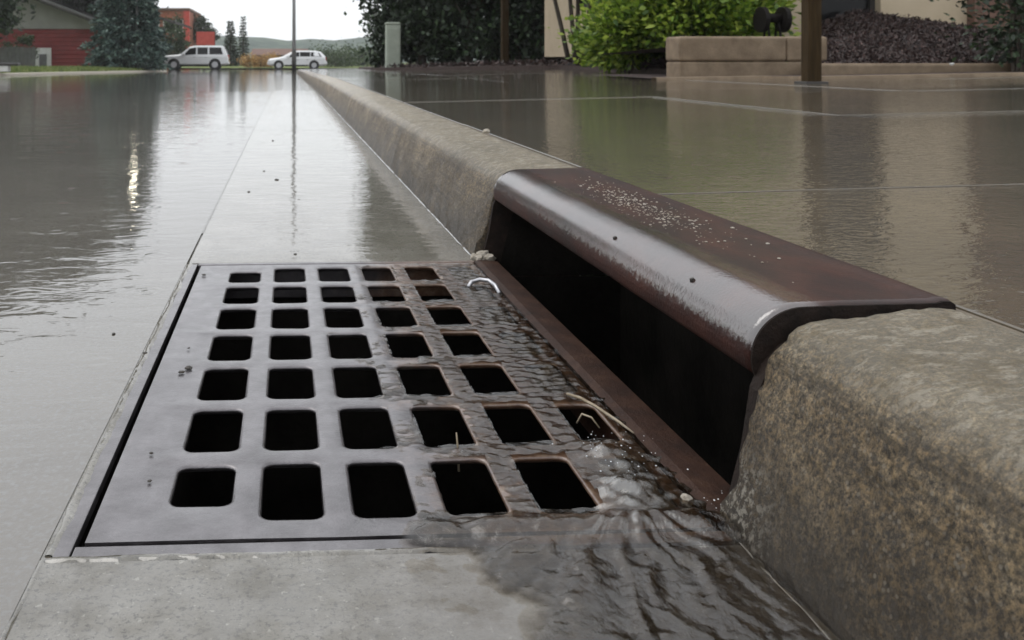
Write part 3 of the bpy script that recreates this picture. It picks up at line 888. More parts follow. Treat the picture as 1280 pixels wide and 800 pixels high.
tw = tube('wire_stem', [(0.158, 0.815, -0.02), (0.1575, 0.82, 0.004), (0.157, 0.822, 0.013)], [.0011, .0010, .0007], M_TWIG, None, 6)
tag(tw, 'thin stem standing up out of a grate hole', 'plant stem')

# ------------------------------------------------------------------ foliage builders
def leaf_mesh(name, P, L, W, mat, parent=None, axis=None, kind=None, up=0.0):
    """rhombic leaf faces at points P; axis gives the direction a leaf points"""
    P = np.asarray(P, float); n = len(P)
    d = RNG.normal(size=(n, 3)) if axis is None else np.asarray(axis, float) + 0.45 * RNG.normal(size=(n, 3))
    d[:, 2] += up
    d /= np.linalg.norm(d, axis=1, keepdims=True) + 1e-9
    r = RNG.normal(size=(n, 3))
    s = np.cross(d, r); s /= np.linalg.norm(s, axis=1, keepdims=True) + 1e-9
    nn = np.cross(d, s)
    ll = (L * RNG.uniform(0.6, 1.35, n))[:, None]; ww = (W * RNG.uniform(0.7, 1.3, n))[:, None]
    V = np.empty((n, 4, 3))
    V[:, 0] = P; V[:, 2] = P + d * ll
    V[:, 1] = P + d * ll * 0.5 + s * ww * 0.5 + nn * ww * 0.15
    V[:, 3] = P + d * ll * 0.5 - s * ww * 0.5 + nn * ww * 0.15
    me = bpy.data.meshes.new(name)
    me.vertices.add(n * 4); me.vertices.foreach_set('co', V.ravel())
    me.loops.add(n * 4); me.loops.foreach_set('vertex_index', np.arange(n * 4, dtype=np.int32))
    me.polygons.add(n); me.polygons.foreach_set('loop_start', np.arange(0, n * 4, 4, dtype=np.int32))
    me.polygons.foreach_set('loop_total', np.full(n, 4, dtype=np.int32))
    me.update(calc_edges=True)
    me.materials.append(mat)
    o = bpy.data.objects.new(name, me); COL.objects.link(o)
    if parent: o.parent = parent
    if kind: o['kind'] = kind
    return o

def leafy_tree(name, loc, h, r, n, mat, label, cat='tree', group=None, z_crown=0.3, leaf=0.22, clumps=46, stems=1, trunk_r=0.16, spread=0.17, column=False):
    t = tag(empty(name, loc), label, cat, group)
    parts = []
    for s in range(stems):
        a = 6.28 * s / max(1, stems) + 0.4
        k = 0.0 if stems == 1 else 0.35
        p = [(math.cos(a) * r * k * f * f, math.sin(a) * r * k * f * f, -0.1 + f * h * 0.8) for f in (0, .25, .5, .75, 1)]
        parts.append(tube_data(p, [trunk_r * q for q in (1.2, .9, .7, .45, .2)], 8))
    for k in range(9):
        a = random.uniform(0, 6.28); z0 = h * random.uniform(z_crown * .9, 0.7)
        p = [(0, 0, z0), (math.cos(a) * r * .4, math.sin(a) * r * .4, z0 + h * .10), (math.cos(a) * r * .8, math.sin(a) * r * .8, z0 + h * .14)]
        parts.append(tube_data(p, [trunk_r * .45, trunk_r * .3, trunk_r * .1], 6))
    V, F = join_data(parts)
    mesh_obj('trunk', V, F, M_BARK, t, True)
    C = []
    zc, rz = h * (1 + z_crown) / 2, h * (1 - z_crown) / 2
    while len(C) < clumps:
        v = RNG.normal(size=3); v /= np.linalg.norm(v)
        q = RNG.uniform(0.45, 1.0) ** 0.6
        if column:
            f = RNG.uniform(0.03, 1.0); a = RNG.uniform(0, 6.283); w = r * math.sqrt(RNG.random()) * min(1.0, 1.25 * (1 - f) ** .5 + .15)
            C.append((math.cos(a) * w, math.sin(a) * w, f * h)); continue
        C.append((v[0] * r * q * RNG.uniform(.75, 1.1), v[1] * r * q * RNG.uniform(.75, 1.1), zc + v[2] * rz * q * RNG.uniform(.85, 1.05)))
    C = np.array(C)
    idx = RNG.integers(0, clumps, n)
    sz = RNG.uniform(0.6, 1.4, clumps)
    P = C[idx] + RNG.normal(size=(n, 3)) * (spread * r * sz[idx])[:, None] * np.array([1, 1, 0.75])
    P = P[P[:, 2] > 0.05]
    leaf_mesh('crown', P, leaf, leaf * 0.55, mat, t)
    return t

def conifer(name, loc, h, r, n, mat, label, group=None, z0=0.06, needle=0.25, levels=26, droop=0.25, narrow=1.0, base_trunk=0.16, per=13):
    t = tag(empty(name, loc), label, 'tree', group)
    parts = [tube_data([(0, 0, -0.1), (0, 0, h * .5), (0, 0, h)], [base_trunk, base_trunk * .6, 0.02], 8)]
    P, A = [], []
    for lv in range(levels):
        f = lv / (levels - 1)
        z = h * (z0 + (0.99 - z0) * f)
        rad = r * (1 - f) ** narrow * random.uniform(.85, 1.1) + 0.06
        m = max(4, int(per * (1 - 0.6 * f)))
        for b in range(m):
            a = 6.283 * (b + random.random()) / m
            rl = rad * random.uniform(.7, 1.12)
            d = np.array((math.cos(a), math.sin(a), -droop + 0.25 * f))
            if rl > 0.4 and b % 2 == 0 and lv < levels * .7:
                parts.append(tube_data([(0, 0, z), tuple(np.array((0, 0, z)) + d * rl * .85)], [0.03, 0.008], 4, False))
            q = max(6, int(n / (levels * per) * (1.6 - f)))
            s = RNG.uniform(0.12, 1.0, q) ** 0.75 * rl
            side = np.array((-math.sin(a), math.cos(a), 0))
            pp = np.array((0, 0, z)) + s[:, None] * d + RNG.normal(size=(q, 1)) * side * (0.20 * (rl - s * .7))[:, None] + RNG.normal(size=(q, 3)) * 0.05 * r * .5
            pp[:, 2] -= (s / max(rl, .01)) ** 2 * droop * 0.3 * rl
            P.append(pp); A.append(np.repeat(d[None], q, 0))
    V, F = join_data(parts)
    mesh_obj('trunk', V, F, M_BARK, t, True)
    P = np.concatenate(P); A = np.concatenate(A)
    k = P[:, 2] > 0.03
    leaf_mesh('crown', P[k], needle, needle * 0.38, mat, t, A[k])
    return t

# ------------------------------------------------------------------ left verge and its kerb
LZ = 0.14
edge = [(-9.6, -8), (-9.3, 10), (-9.0, 22), (-8.6, 27), (-7.6, 35), (-6.5, 44), (-6.6, 48), (-8.0, 53), (-11, 57), (-18, 59.5), (-40, 61), (-75, 61)]
V, F = [], []
for (x, y) in edge:
    V.append((x, y, zr(y) + .07)); V.append((x - 2.5 if y < 56 else x, y - (2.5 if y >= 56 else 0), zr(y) + LZ + 0.04)); V.append((-90, y, zr(y) + LZ + 0.12))
F = []
for i in range(len(edge) - 1):
    a, b = i * 3, (i + 1) * 3
    F += [(a, b, b + 1, a + 1), (a + 1, b + 1, b + 2, a + 2)]
lawn = mesh_obj('lawn', V, F, M_LAWN); tag(lawn, kind='structure')
V, F = [], []
for i, (x, y) in enumerate(edge):
    q0, q1 = edge[max(0, i - 1)], edge[min(len(edge) - 1, i + 1)]
    tx, ty = q1[0] - q0[0], q1[1] - q0[1]; L = math.hypot(tx, ty); nx_2, ny_2 = ty / L, -tx / L
    z = zr(y)
    V += [(x + nx_2 * .16, y + ny_2 * .16, z - .05), (x + nx_2 * .13, y + ny_2 * .13, z + .055), (x + nx_2 * .10, y + ny_2 * .10, z + .075), (x - nx_2 * .04, y - ny_2 * .04, z + .078), (x - nx_2 * .04, y - ny_2 * .04, z - .05)]
for i in range(len(edge) - 1):
    for k in range(4): F.append((i * 5 + k, (i + 1) * 5 + k, (i + 1) * 5 + k + 1, i * 5 + k + 1))
kb = mesh_obj('verge_curb', V, F, M_STONE); tag(kb, kind='structure')
# far side of the crossing street
V = [(-90, 76, zr(76) + .1), (90, 76, zr(76) + .1), (90, 140, zr(76) + .3), (-90, 140, zr(76) + .3), (-90, 300, -.55), (90, 300, -.55)]
fl = mesh_obj('far_lawn', V, [(0, 1, 2, 3), (3, 2, 5, 4)], M_LAWN); tag(fl, kind='structure')
# blades of grass on the verge
n = 16000
yb = RNG.uniform(24, 52, n); xe = np.interp(yb, [e_[1] for e_ in edge[:8]], [e_[0] for e_ in edge[:8]])
xb = xe - RNG.exponential(1.6, n) - 0.05
P = np.stack([xb, yb, np.array([zr(v) for v in yb]) + .07 + .11 * np.clip((xe - xb) / 2.5, 0, 1)], 1)
gr = leaf_mesh('grass', P, 0.12, 0.03, M_GRASS, None, np.repeat([[0, 0, 1.0]], n, 0))
tag(gr, 'short pale grass along the far verge', 'grass', kind='stuff')

# ------------------------------------------------------------------ red house
def gable_prism(name, x0, x1, y0, y1, z0, zr_, mat, parent, ridge_at=0.5):
    xm = x0 + (x1 - x0) * ridge_at
    V = [(x0, y0, z0), (x1, y0, z0), (xm, y0, zr_), (x0, y1, z0), (x1, y1, z0), (xm, y1, zr_)]
    F = [(0, 1, 2), (3, 5, 4), (0, 3, 4, 1), (1, 4, 5, 2), (0, 2, 5, 3)]
    return mesh_obj(name, V, F, mat, parent)
HD = 55.0
hx0, hy = at(-40, HD); hx1, _ = at(150, HD)
hz = zr(55) + LZ + 0.08
house = tag(empty('red_house', (0, 0, 0)), 'low red house with a grey gable and dark roof behind the lawn', 'house')
zw = 2.22
box('wall', hx0, hx1, 54, 62, hz - .2, zw, M_REDWALL, house)
nb = 9
for k in range(nb):
    z = hz + (zw - hz) * k / nb
    prism('siding_board', [(53.985, z), (53.96, z + .01), (53.99, z + (zw - hz) / nb - .012)], hx0 - .01, hx1 + .01, M_REDWALL, house, 'X')
rp = at(2, HD)[0]
gx0, gx1 = hx0 - .5, hx1 - 0.2
zpk = zw + 2.7
mesh_obj('gable_wall', [(gx0, 53.9, zw + .004), (gx1, 53.9, zw + .004), (rp, 53.9, zpk), (gx0, 61, zw + .004), (gx1, 61, zw + .004), (rp, 61, zpk)],
         [(0, 1, 2), (3, 5, 4), (0, 3, 4, 1), (1, 4, 5, 2), (0, 2, 5, 3)], M_GREYSIDE, house)
def roof_slab(xa, za, xb, zb_, y0, y1, th, mat, nm):
    d = Vector((xb - xa, 0, zb_ - za)).normalized(); nrm_ = Vector((-d.z, 0, d.x))
    if nrm_.z < 0: nrm_ = -nrm_
    p = [Vector((xa, 0, za)), Vector((xb, 0, zb_)), Vector((xb, 0, zb_)) + nrm_ * th, Vector((xa, 0, za)) + nrm_ * th]
    return prism(nm, [(q.x, q.z) for q in p], y0, y1, mat, house)
roof_slab(rp, zpk + .02, gx1 + .8, zw - .32, 53.1, 62.5, .16, M_ROOF, 'roof')
roof_slab(rp, zpk + .02, gx0 - .6, zw - .25, 53.1, 62.5, .16, M_ROOF, 'roof')
roof_slab(rp + .1, zpk + .22, gx1 + 1.0, zw - .22, 52.98, 53.12, .1, M_FENCE, 'fascia')
roof_slab(rp + .6, zpk + .75, gx1 + 3.4, zw + .45, 57, 66, .16, M_ROOF, 'roof')
# garage-side white door and posts
gxa, _ = at(53, HD); gxb, _ = at(74, HD)
box('door', gxa, gxb, 53.82, 53.93, hz, hz + 1.15, M_TRIM, house, .01)
box('door_panel', gxa + .35, gxb - .25, 53.77, 53.83, hz + .03, hz + .78, M_FENCE, house, .01)
# board fence left of the house
fen = tag(empty('board_fence', (at(20, 49)[0], 49, hz)), 'dark grey board fence in front of the red house', 'fence')
fx0, fx1 = at(-70, 49)[0], at(47, 49)[0]
k = fx0
while k < fx1:
    o = box('board', k, k + .19, 48.98, 49.01, hz - .1, hz + 1.12 + random.uniform(-.03, .03), M_FENCE, fen, .006, 1)
    o.matrix_parent_inverse = fen.matrix_world.inverted(); o.location = (-fen.location.x, -fen.location.y, -fen.location.z)
    k += .21
for z in (.25, .85):
    o = box('rail', fx0, fx1, 49.012, 49.06, hz + z, hz + z + .09, M_FENCE, fen); o.location = (-fen.location.x, -fen.location.y, -fen.location.z)
# small pale box on the far verge
x, y = at(6, 26.5)
bx_ = tag(empty('utility_box', (x, y, zr(y) + .14)), 'small pale box with a dark lid by the far verge curb', 'utility box')
box('housing', -.14, .14, -.12, .12, -.02, .16, M_TRIM, bx_, .02)
box('lid', -.30, .42, -.16, .16, .16, .24, M_DARKTRIM, bx_, .03)

# ------------------------------------------------------------------ street lamp
x, y = at(171, 42.1)
lamp = tag(empty('street_lamp', (x, y, zr(y) + .12)), 'lit street lamp on a pale pole in front of the blue spruce', 'street lamp')
tube('pole', [(0, 0, 0), (0, 0, 2.5), (0, 0, 5.1)], [.06, .045, .035], M_FENCE, lamp, 10)
tube('base', [(0, 0, 0), (0, 0, .25)], [.13, .11], M_FENCE, lamp, 10)
tube('arm', [(0, 0, 5.0), (.05, -.5, 5.25), (.1, -1.2, 5.35)], [.04, .035, .03], M_TRIM, lamp, 8)
hd = box('head', -.06, .26, -1.75, -1.15, 5.30, 5.42, M_TRIM, lamp, .03)
box('lens', -.02, .22, -1.72, -1.25, 5.18, 5.305, M_LAMP, lamp, .04)

# ------------------------------------------------------------------ trees on the left
x, y = at(160, 43); conifer('spruce_tree', (x, y, zr(y) + LZ), 8.8, 2.1, 34000, M_LSPRUCE, 'blue spruce with drooping boughs standing before the red house', z0=0.05, needle=0.26, droop=.3, per=15, narrow=.85)
x, y = at(-16, 46); leafy_tree('broadleaf_tree', (x, y, zr(y) + LZ), 13.8, 2.6, 17000, M_LDARK, 'tall dark tree at the board fence left of the red house', z_crown=.06, leaf=.34, clumps=60)
x, y = at(70, 66); leafy_tree('broadleaf_tree', (x, y, -.1), 17.0, 4.6, 24000, M_LDARK, 'broad green tree rising behind the dark roof of the red house', z_crown=.18, leaf=.55, clumps=110)
x, y = at(10, 70); leafy_tree('broadleaf_tree', (x, y, -.1), 19, 5.2, 20000, M_LDARK, 'tallest dark tree behind the grey gable', z_crown=.15, leaf=.6, clumps=110)
x, y = at(128, 65); leafy_tree('broadleaf_tree', (x, y, -.1), 13, 3.2, 14000, M_LDARK, 'dark tree right behind the blue spruce', z_crown=.15, leaf=.5, clumps=80)
x, y = at(24, 50.5); leafy_tree('yard_shrub', (x, y, hz - .05), 2.1, 1.0, 2600, M_LMID, 'rounded shrub at the fence end by the grey gable', 'shrub', z_crown=.05, leaf=.16, clumps=22, trunk_r=.05, stems=3)
x, y = at(214, 76); leafy_tree('broadleaf_tree', (x, y, -.3), 4.3, 1.7, 4500, M_LMID, 'rounded green tree behind the boxy white car and before the brick block', z_crown=.1, leaf=.24, clumps=34)
x, y = at(190, 70); leafy_tree('yard_shrub', (x, y, -.25), 2.3, 1.3, 2600, M_LDARK, 'dark shrub between the blue spruce and the boxy white car', 'shrub', z_crown=.05, leaf=.2, clumps=24, trunk_r=.05, stems=3)
x, y = at(255, 95); leafy_tree('broadleaf_tree', (x, y, -.4), 5.6, 1.5, 3000, M_LDARK, 'small dark tree rising behind the red signboard', z_crown=.3, leaf=.28, clumps=26)
x, y = at(288, 92); conifer('fir_tree', (x, y, -.4), 4.7, 1.15, 4200, M_LDARK, 'short dense fir behind the gap between the two white cars', z0=.03, needle=.28, levels=18)
x, y = at(304, 96); conifer('fir_tree', (x, y, -.4), 5.4, .75, 2400, M_LDARK, 'slender pointed fir beside the denser fir', z0=.03, needle=.28, levels=18)

# orange shrubs between the cars
for k, (px, D, h, r, lb) in enumerate(((313, 79, 1.15, .75, 'low orange shrub just behind the boxy white car'), (326, 80, 1.45, .85, 'tallest orange shrub between the two white cars'), (339, 81, 1.3, .8, 'orange shrub partly behind the sleek white car nose'))):
    x, y = at(px, D); leafy_tree('orange_shrub', (x, y, zr(76) + .08), h, r, 1400, M_LORANGE, lb, 'shrub', 'orange shrubs between the cars', z_crown=.02, leaf=.15, clumps=16, trunk_r=.04, stems=3, spread=.28)
for k, (px, D) in enumerate(((420, 84), (440, 92), (468, 96), (402, 100))):
    x, y = at(px, D); leafy_tree('low_bush', (x, y, -.4), 1.5 + .3 * (k % 2), 2.2, 1800, M_LMID, ('low green bush right behind the sleek white car', 'low green bush before the far hillside', 'low green bush before the hillside near the pale green pedestal', 'low bush behind the tail of the sleek white car')[k], 'bush', z_crown=.02, leaf=.25, clumps=22, trunk_r=.04, stems=3, spread=.25)

# ------------------------------------------------------------------ far buildings
x0b, yb_ = at(183, 90); x1b, _ = at(236, 90)
blk = tag(empty('brick_building', (0, 0, 0)), 'flat roofed brown brick block behind the green tree and spruce', 'building')
box('wall', x0b, x1b, yb_, yb_ + 12, -.6, 5.35, M_REDBRICK, blk)
box('side_pier', x1b - .55, x1b + .05, yb_ - .15, yb_ + .4, -.6, 5.5, M_REDSIGN, blk)
box('cornice', x0b - .1, x1b + .1, yb_ - .2, yb_ + 12, 5.354, 5.62, M_BRICK, blk)
for k in range(3):
    wx = x0b + .5 + 1.2 * k
    w_ = box('window', wx, wx + .8, yb_ - .06, yb_ + .05, 3.1, 4.5, M_TRIM, blk); box('pane', wx + .08, wx + .72, yb_ - .08, yb_ - .03, 3.18, 4.42, M_GLASS, w_)
x, y = at(239, 99)
wb = tag(empty('white_building', (x, y, -.5)), 'narrow white building end beside the brown brick block', 'building')
box('wall', -.5, .5, -.5, 5, 0, 5.3, M_TRIM, wb, .02); box('cornice', -.6, .6, -.6, 5.1, 5.3, 5.5, M_FENCE, wb, .02)
x, y = at(257, 84)
sg = tag(empty('red_signboard', (x, y, -.4)), 'square red signboard on posts above the boxy white car', 'sign')
box('panel', -.88, .88, -.06, .06, 2.15, 3.42, M_REDSIGN, sg, .02)
for s in (-.6, .6): box('post', s - .05, s + .05, .07, .17, 0, 3.2, M_FENCE, sg)
for s in (-.89, .83): box('edge', s, s + .06, -.08, .08, 2.15, 3.42, M_REDWALL, sg)
xa, ya = at(318, 105); xb_, _ = at(382, 105)
lb = tag(empty('long_low_building', (0, 0, 0)), 'long low brown roofed shed behind the sleek white car', 'building')
box('wall', xa, xb_, ya, ya + 8, -.6, .95, M_BRICK, lb)
prism('roof', [(ya - .4, .954), (ya + 4, 1.75), (ya + 8.4, .954)], xa - .4, xb_ + .4, M_BRICK, lb, 'X')

# utility pole
x, y = at(367.5, 45)
up = tag(empty('utility_pole', (x, y, zr(y) - .02)), 'tall thin grey pole at the roadside before the sleek white car', 'pole')
tube('shaft', [(0, 0, 0), (0, 0, 4), (-.05, 0, 9)], [.105, .085, .06], M_GREYPOST, up, 10)
tube('base_sleeve', [(0, 0, 0), (0, 0, 1.1)], [.125, .12], M_DARKTRIM, up, 10)
box('crossarm', -.9, .8, -.05, .05, 8.2, 8.32, M_GREYPOST, up)

# ------------------------------------------------------------------ cars
def make_car(name, loc, rz, st, win, wheels, rw, label, zbelt_side):
    t = tag(empty(name, loc, rz), label, 'car', 'white cars at the crossing street')
    V, F = [], []
    for (x, zl, zb_, zt, w, wt) in st:
        half = [(w * .86, zl), (w, zl + .12), (w, zb_ - .12), (w * .975, zb_), (wt + .02, zt - .07), (wt * .88, zt)]
        for (yv, zv) in half + [(-a, b) for a, b in reversed(half)]:
            V.append((x, yv, zv))
    m = 12
    for i in range(len(st) - 1):
        for k in range(m):
            F.append((i * m + k, i * m + (k + 1) % m, (i + 1) * m + (k + 1) % m, (i + 1) * m + k))
    F.append(tuple(range(m))); F.append(tuple((len(st) - 1) * m + k for k in range(m))[::-1])
    bm = bmesh.new(); bv = [bm.verts.new(v) for v in V]
    for f in F: bm.faces.new([bv[i] for i in f])
    bm_obj('body', bm, M_CARWHITE, t, False)
    def sect(x):
        for a, b in zip(st, st[1:]):
            if a[0] <= x <= b[0]:
                f = (x - a[0]) / (b[0] - a[0]); return [p + (q - p) * f for p, q in zip(a, b)]
        return list(st[-1])
    def side_pt(x, f, s, off):
        q = sect(x); ya_, za_ = q[4] * .975, q[2]; yb2, zb2 = q[5] + .02, q[3] - .07
        return (x, s * (ya_ + (yb2 - ya_) * f + off), za_ + (zb2 - za_) * f)
    for s in (-1, 1):
        for (xa_, xb2, xc, xd) in win:       # bottom front, bottom rear, top rear, top front
            Vw = [side_pt(xa_, .10, s, .012), side_pt(xb2, .10, s, .012), side_pt(xc, .9, s, .012), side_pt(xd, .9, s, .012)]
            Vi = [(a, b - s * .03, c) for a, b, c in Vw]
            mesh_obj('side_window', Vw + Vi, [(0, 1, 2, 3), (4, 7, 6, 5), (0, 4, 5, 1), (1, 5, 6, 2), (2, 6, 7, 3), (3, 7, 4, 0)], M_GLASS, t)
    # windscreen and rear window follow the sloping stations
    def cross_glass(nm, xa_, xb2):
        q, p = sect(xa_), sect(xb2); sgn = -1 if xb2 > xa_ and p[3] > q[3] else 1
        Vw = [(xa_ + .012 * sgn, -q[5] * .84, q[3] + .015), (xa_ + .012 * sgn, q[5] * .84, q[3] + .015), (xb2 + .012 * sgn, p[5] * .82, p[3] + .005), (xb2 + .012 * sgn, -p[5] * .82, p[3] + .005)]
        mesh_obj(nm, Vw, [(0, 1, 2, 3)], M_GLASS, t)
    cross_glass('windscreen', wheels['ws'][0], wheels['ws'][1])
    cross_glass('rear_window', wheels['rw'][1], wheels['rw'][0])
    W = st[len(st) // 2][4]
    for x in wheels['x']:
        for s in (-1, 1):
            V, F = tube_data([(x, s * (W - .20), rw + .02), (x, s * (W + .006), rw + .02)], [rw * 1.17] * 2, 20)
            mesh_obj('wheel_arch', V, F, M_BLACKPL, t, False)
            y0_, y1_ = s * (W - .20), s * (W + .03)
            V, F = tube_data([(x, y0_, rw), (x, y1_ - s * .04, rw), (x, y1_, rw)], [rw, rw, rw * .9], 22)
            wh = mesh_obj('wheel', V, F, M_TYRE, t, False)
            V, F = tube_data([(x, y1_ - s * .02, rw), (x, y1_ + s * .008, rw)], [rw * .66, rw * .58], 18)
            mesh_obj('rim', V, F, M_RIM, wh, False)
    fx, rx = st[0][0], st[-1][0]
    for s in (-1, 1):
        box('headlight', fx + .02, fx + .22, min(s * .52, s * .80), max(s * .52, s * .80), st[0][3] - .16, st[0][3] + .02, M_HEADL, t, .02)
        box('tail_light', rx - .2, rx + .015, min(s * .66, s * .84), max(s * .66, s * .84), st[-1][2] - .1, st[-1][2] + .18, M_TAIL, t, .02)
        box('mirror', win[0][0] - .05, win[0][0] + .15, min(s * (W), s * (W + .2)), max(s * W, s * (W + .2)), st[3][2] + .02, st[3][2] + .2, M_CARWHITE, t, .03)
        box('sill_trim', wheels['x'][0] + .5, wheels['x'][1] - .5, min(s * (W - .1), s * (W + .004)), max(s * (W - .1), s * (W + .004)), .24, .36, M_BLACKPL, t)
        for hx in wheels['h']:
            box('door_handle', hx, hx + .16, min(s * (W - .02), s * (W + .03)), max(s * (W - .02), s * (W + .03)), st[3][2] - .14, st[3][2] - .10, M_RIM, t)
    box('bumper', fx - .06, fx + .25, -.78, .78, .36, .56, M_CARWHITE, t, .04)
    box('bumper', rx - .2, rx + .07, -.78, .78, .40, .60, M_CARWHITE, t, .04)
    return t
SUV = [(0.0, .46, .78, .92, .80, .72), (.12, .36, .88, 1.04, .90, .80), (1.25, .32, 1.02, 1.13, .95, .86), (1.42, .32, 1.05, 1.17, .95, .86), (2.10, .32, 1.08, 1.72, .95, .74), (2.5, .32, 1.08, 1.79, .95, .73), (4.35, .32, 1.08, 1.80, .95, .73), (4.62, .34, 1.08, 1.74, .94, .72), (4.86, .38, 1.06, 1.16, .92, .80), (4.95, .46, .92, 1.02, .86, .78)]
x, y = at(203.5, 67)
make_car('boxy_car', (x, y, zr(y) + .004), 0.02, SUV, [(1.62, 2.55, 2.55, 2.08), (2.66, 3.42, 3.42, 2.66), (3.54, 4.55, 4.40, 3.54)], {'x': (.92, 3.95), 'ws': (1.42, 2.10), 'rw': (4.62, 4.86), 'h': (2.35, 3.2)}, .38, 'tall boxy white car at the crossing street, left of the orange shrubs', 1.08)
VAN = [(0.0, .40, .62, .72, .74, .66), (.15, .30, .72, .84, .86, .76), (.95, .26, .86, .96, .90, .80), (1.15, .26, .88, 1.02, .90, .80), (1.95, .26, .94, 1.42, .90, .66), (2.4, .26, .96, 1.48, .90, .65), (3.7, .26, .97, 1.47, .90, .65), (4.15, .28, .96, 1.38, .89, .64), (4.48, .32, .92, 1.02, .87, .74), (4.56, .42, .78, .86, .80, .70)]
x, y = at(335, 70)
make_car('sleek_car', (x, y, zr(y) + .004), 0.0, VAN, [(1.55, 2.45, 2.45, 2.0), (2.5, 3.3, 3.3, 2.5), (3.35, 4.2, 4.0, 3.35)], {'x': (.85, 3.6), 'ws': (1.15, 1.95), 'rw': (4.15, 4.48), 'h': (2.2, 3.0)}, .33, 'low sleek white car at the crossing street behind the thin grey pole', .96)

# ------------------------------------------------------------------ right-hand side: beds, walls, building
def bed(name, poly, mat, z_off):
    V = [(x, y, zs(x, y) + dz + z_off) for x, y, dz in poly] + [(x, y, zs(x, y) - .1) for x, y, dz in poly]
    n = len(poly)
    F = [tuple(range(n))] + [(i, n + i, n + (i + 1) % n, (i + 1) % n) for i in range(n)]
    bm = bmesh.new(); bv = [bm.verts.new(v) for v in V]
    for f in F: bm.faces.new([bv[i] for i in f])
    bmesh.ops.triangulate(bm, faces=bm.faces[:1])
    o = bm_obj(name, bm, mat); tag(o, kind='structure'); return o
# bed under the bush and the hedge trees
pA, pB, pC, pD = at(470, 20.5), at(700, 15.0), at(752, 11.2), at(848, 8.3)
bed('planting_bed', [(*pA, .05), (*pB, .06), (*pC, .06), (*pD, .05), (5.2, 10.2, .16), (5.2, 17.9, .22), (9, 19, .3), (9, 30, .3), (2.4, 30, .05)], M_MULCH, 0)
# concrete strip before the hedge
WALLZ0 = zs(3.2, 6.9)
wx0, wy0 = at(850, 6.95); wx1, wy1 = at(1040, 6.95)
rw_ = tag(empty('retaining_wall', (0, 0, 0)), 'low tan concrete retaining wall holding the mulch bed', 'wall')
zc = zs(wx0, wy0)
def lump_box(name, x0, x1, y0, y1, z0, z1, mat, parent, bev):
    return box(name, x0, x1, y0, y1, z0, z1, mat, parent, bev, 3)
lump_box('course', wx0, wx1, wy0, wy0 + .26, zc - .12, zc + .135, M_WALLBLK, rw_, .012)
k = wx0 - .006
lens = (0.86, .82)
for L in lens:
    lump_box('coping_block', k, min(k + L, wx1), wy0 - .007, wy0 + .265, zc + .138, zc + .335, M_WALLBLK, rw_, .022); k += L + .003
# paving lip along the wall foot
lip_ = [(wx0 - .25, wy0 - .16), (wx0 + .5, wy0 - .30), (at(1015, 6.3)[0], at(1015, 6.3)[1]), (at(1150, 6.25)[0], at(1150, 6.25)[1]), (at(1330, 6.2)[0], at(1330, 6.2)[1])]
V, F = [], []
for (x, y) in lip_:
    V += [(x, y, zs(x, y) - .02), (x, y + .01, zs(x, y) + .018), (x, y + .10, zs(x, y) + .02), (x, y + .11, zs(x, y) - .02)]
for i in range(len(lip_) - 1):
    for k in range(3): F.append((i * 4 + k, i * 4 + 4 + k, i * 4 + 5 + k, i * 4 + 1 + k))
eg = mesh_obj('edging_strip', V, F, M_WALLBLK); tag(eg, kind='structure')
V, F = [], []
for (x, y) in lip_:
    V += [(x, y + .11, zs(x, y) + .012), (x, y + 1.4, zs(x, y) + .02)]
F = [(i * 2, i * 2 + 2, i * 2 + 3, i * 2 + 1) for i in range(len(lip_) - 1)]
so = mesh_obj('soil_strip', V, F, M_MULCH); tag(so, kind='structure')
bf = mesh_obj('wall_backfill', [(wx0 + .05, wy0 + .2, zc + .26), (4.3, wy0 + .2, zc + .26), (6.05, 10.19, zc + .3), (5.19, 10.19, zc + .3), (5.19, 10.6, zc + .3), (wx0 + .05, 9.0, zc + .2)], [(0, 1, 2, 3, 4, 5)], M_MULCH); tag(bf, kind='structure')
# mulch slope up to the building
ma, mb = at(1040, 6.9), at(1420, 6.6)
NXm, NYm = 50, 30
V, F = [], []
def mulch_z(fx, fy):
    y = 6.72 + (10.2 - 6.72) * fy
    x = 0.602 * y + 0.02 + (mb[0] + .4 - 0.602 * y) * fx
    top = 0.74 + 0.20 * fx
    low = zs(x, y) + 0.075
    f = fy ** 0.8
    side = smooth01(-0.02, 0.20, np.array(fx - 0.02 * fy)).item()
    z = low + (top - low) * f * (0.6 + .4 * side) + 0.02 * ns(x * 4, y * 4, 1)
    return x, y, z
for j in range(NYm + 1):
    for i in range(NXm + 1):
        V.append(mulch_z(i / NXm, j / NYm))
for j in range(NYm):
    for i in range(NXm):
        a = j * (NXm + 1) + i; F.append((a, a + 1, a + NXm + 2, a + NXm + 1))
mo = mesh_obj('mulch_bed', V, F, M_MULCH, smooth=True); tag(mo, kind='structure')
Pm = np.array([mulch_z(random.random(), random.random() ** 1.3) for _ in range(16000)])
Pm[:, 2] += RNG.uniform(0, .02, len(Pm))
ch = leaf_mesh('bark_chips', Pm, .032, .018, M_CHIP); tag(ch, 'dark brown bark chips covering the sloping bed', 'mulch', kind='stuff')
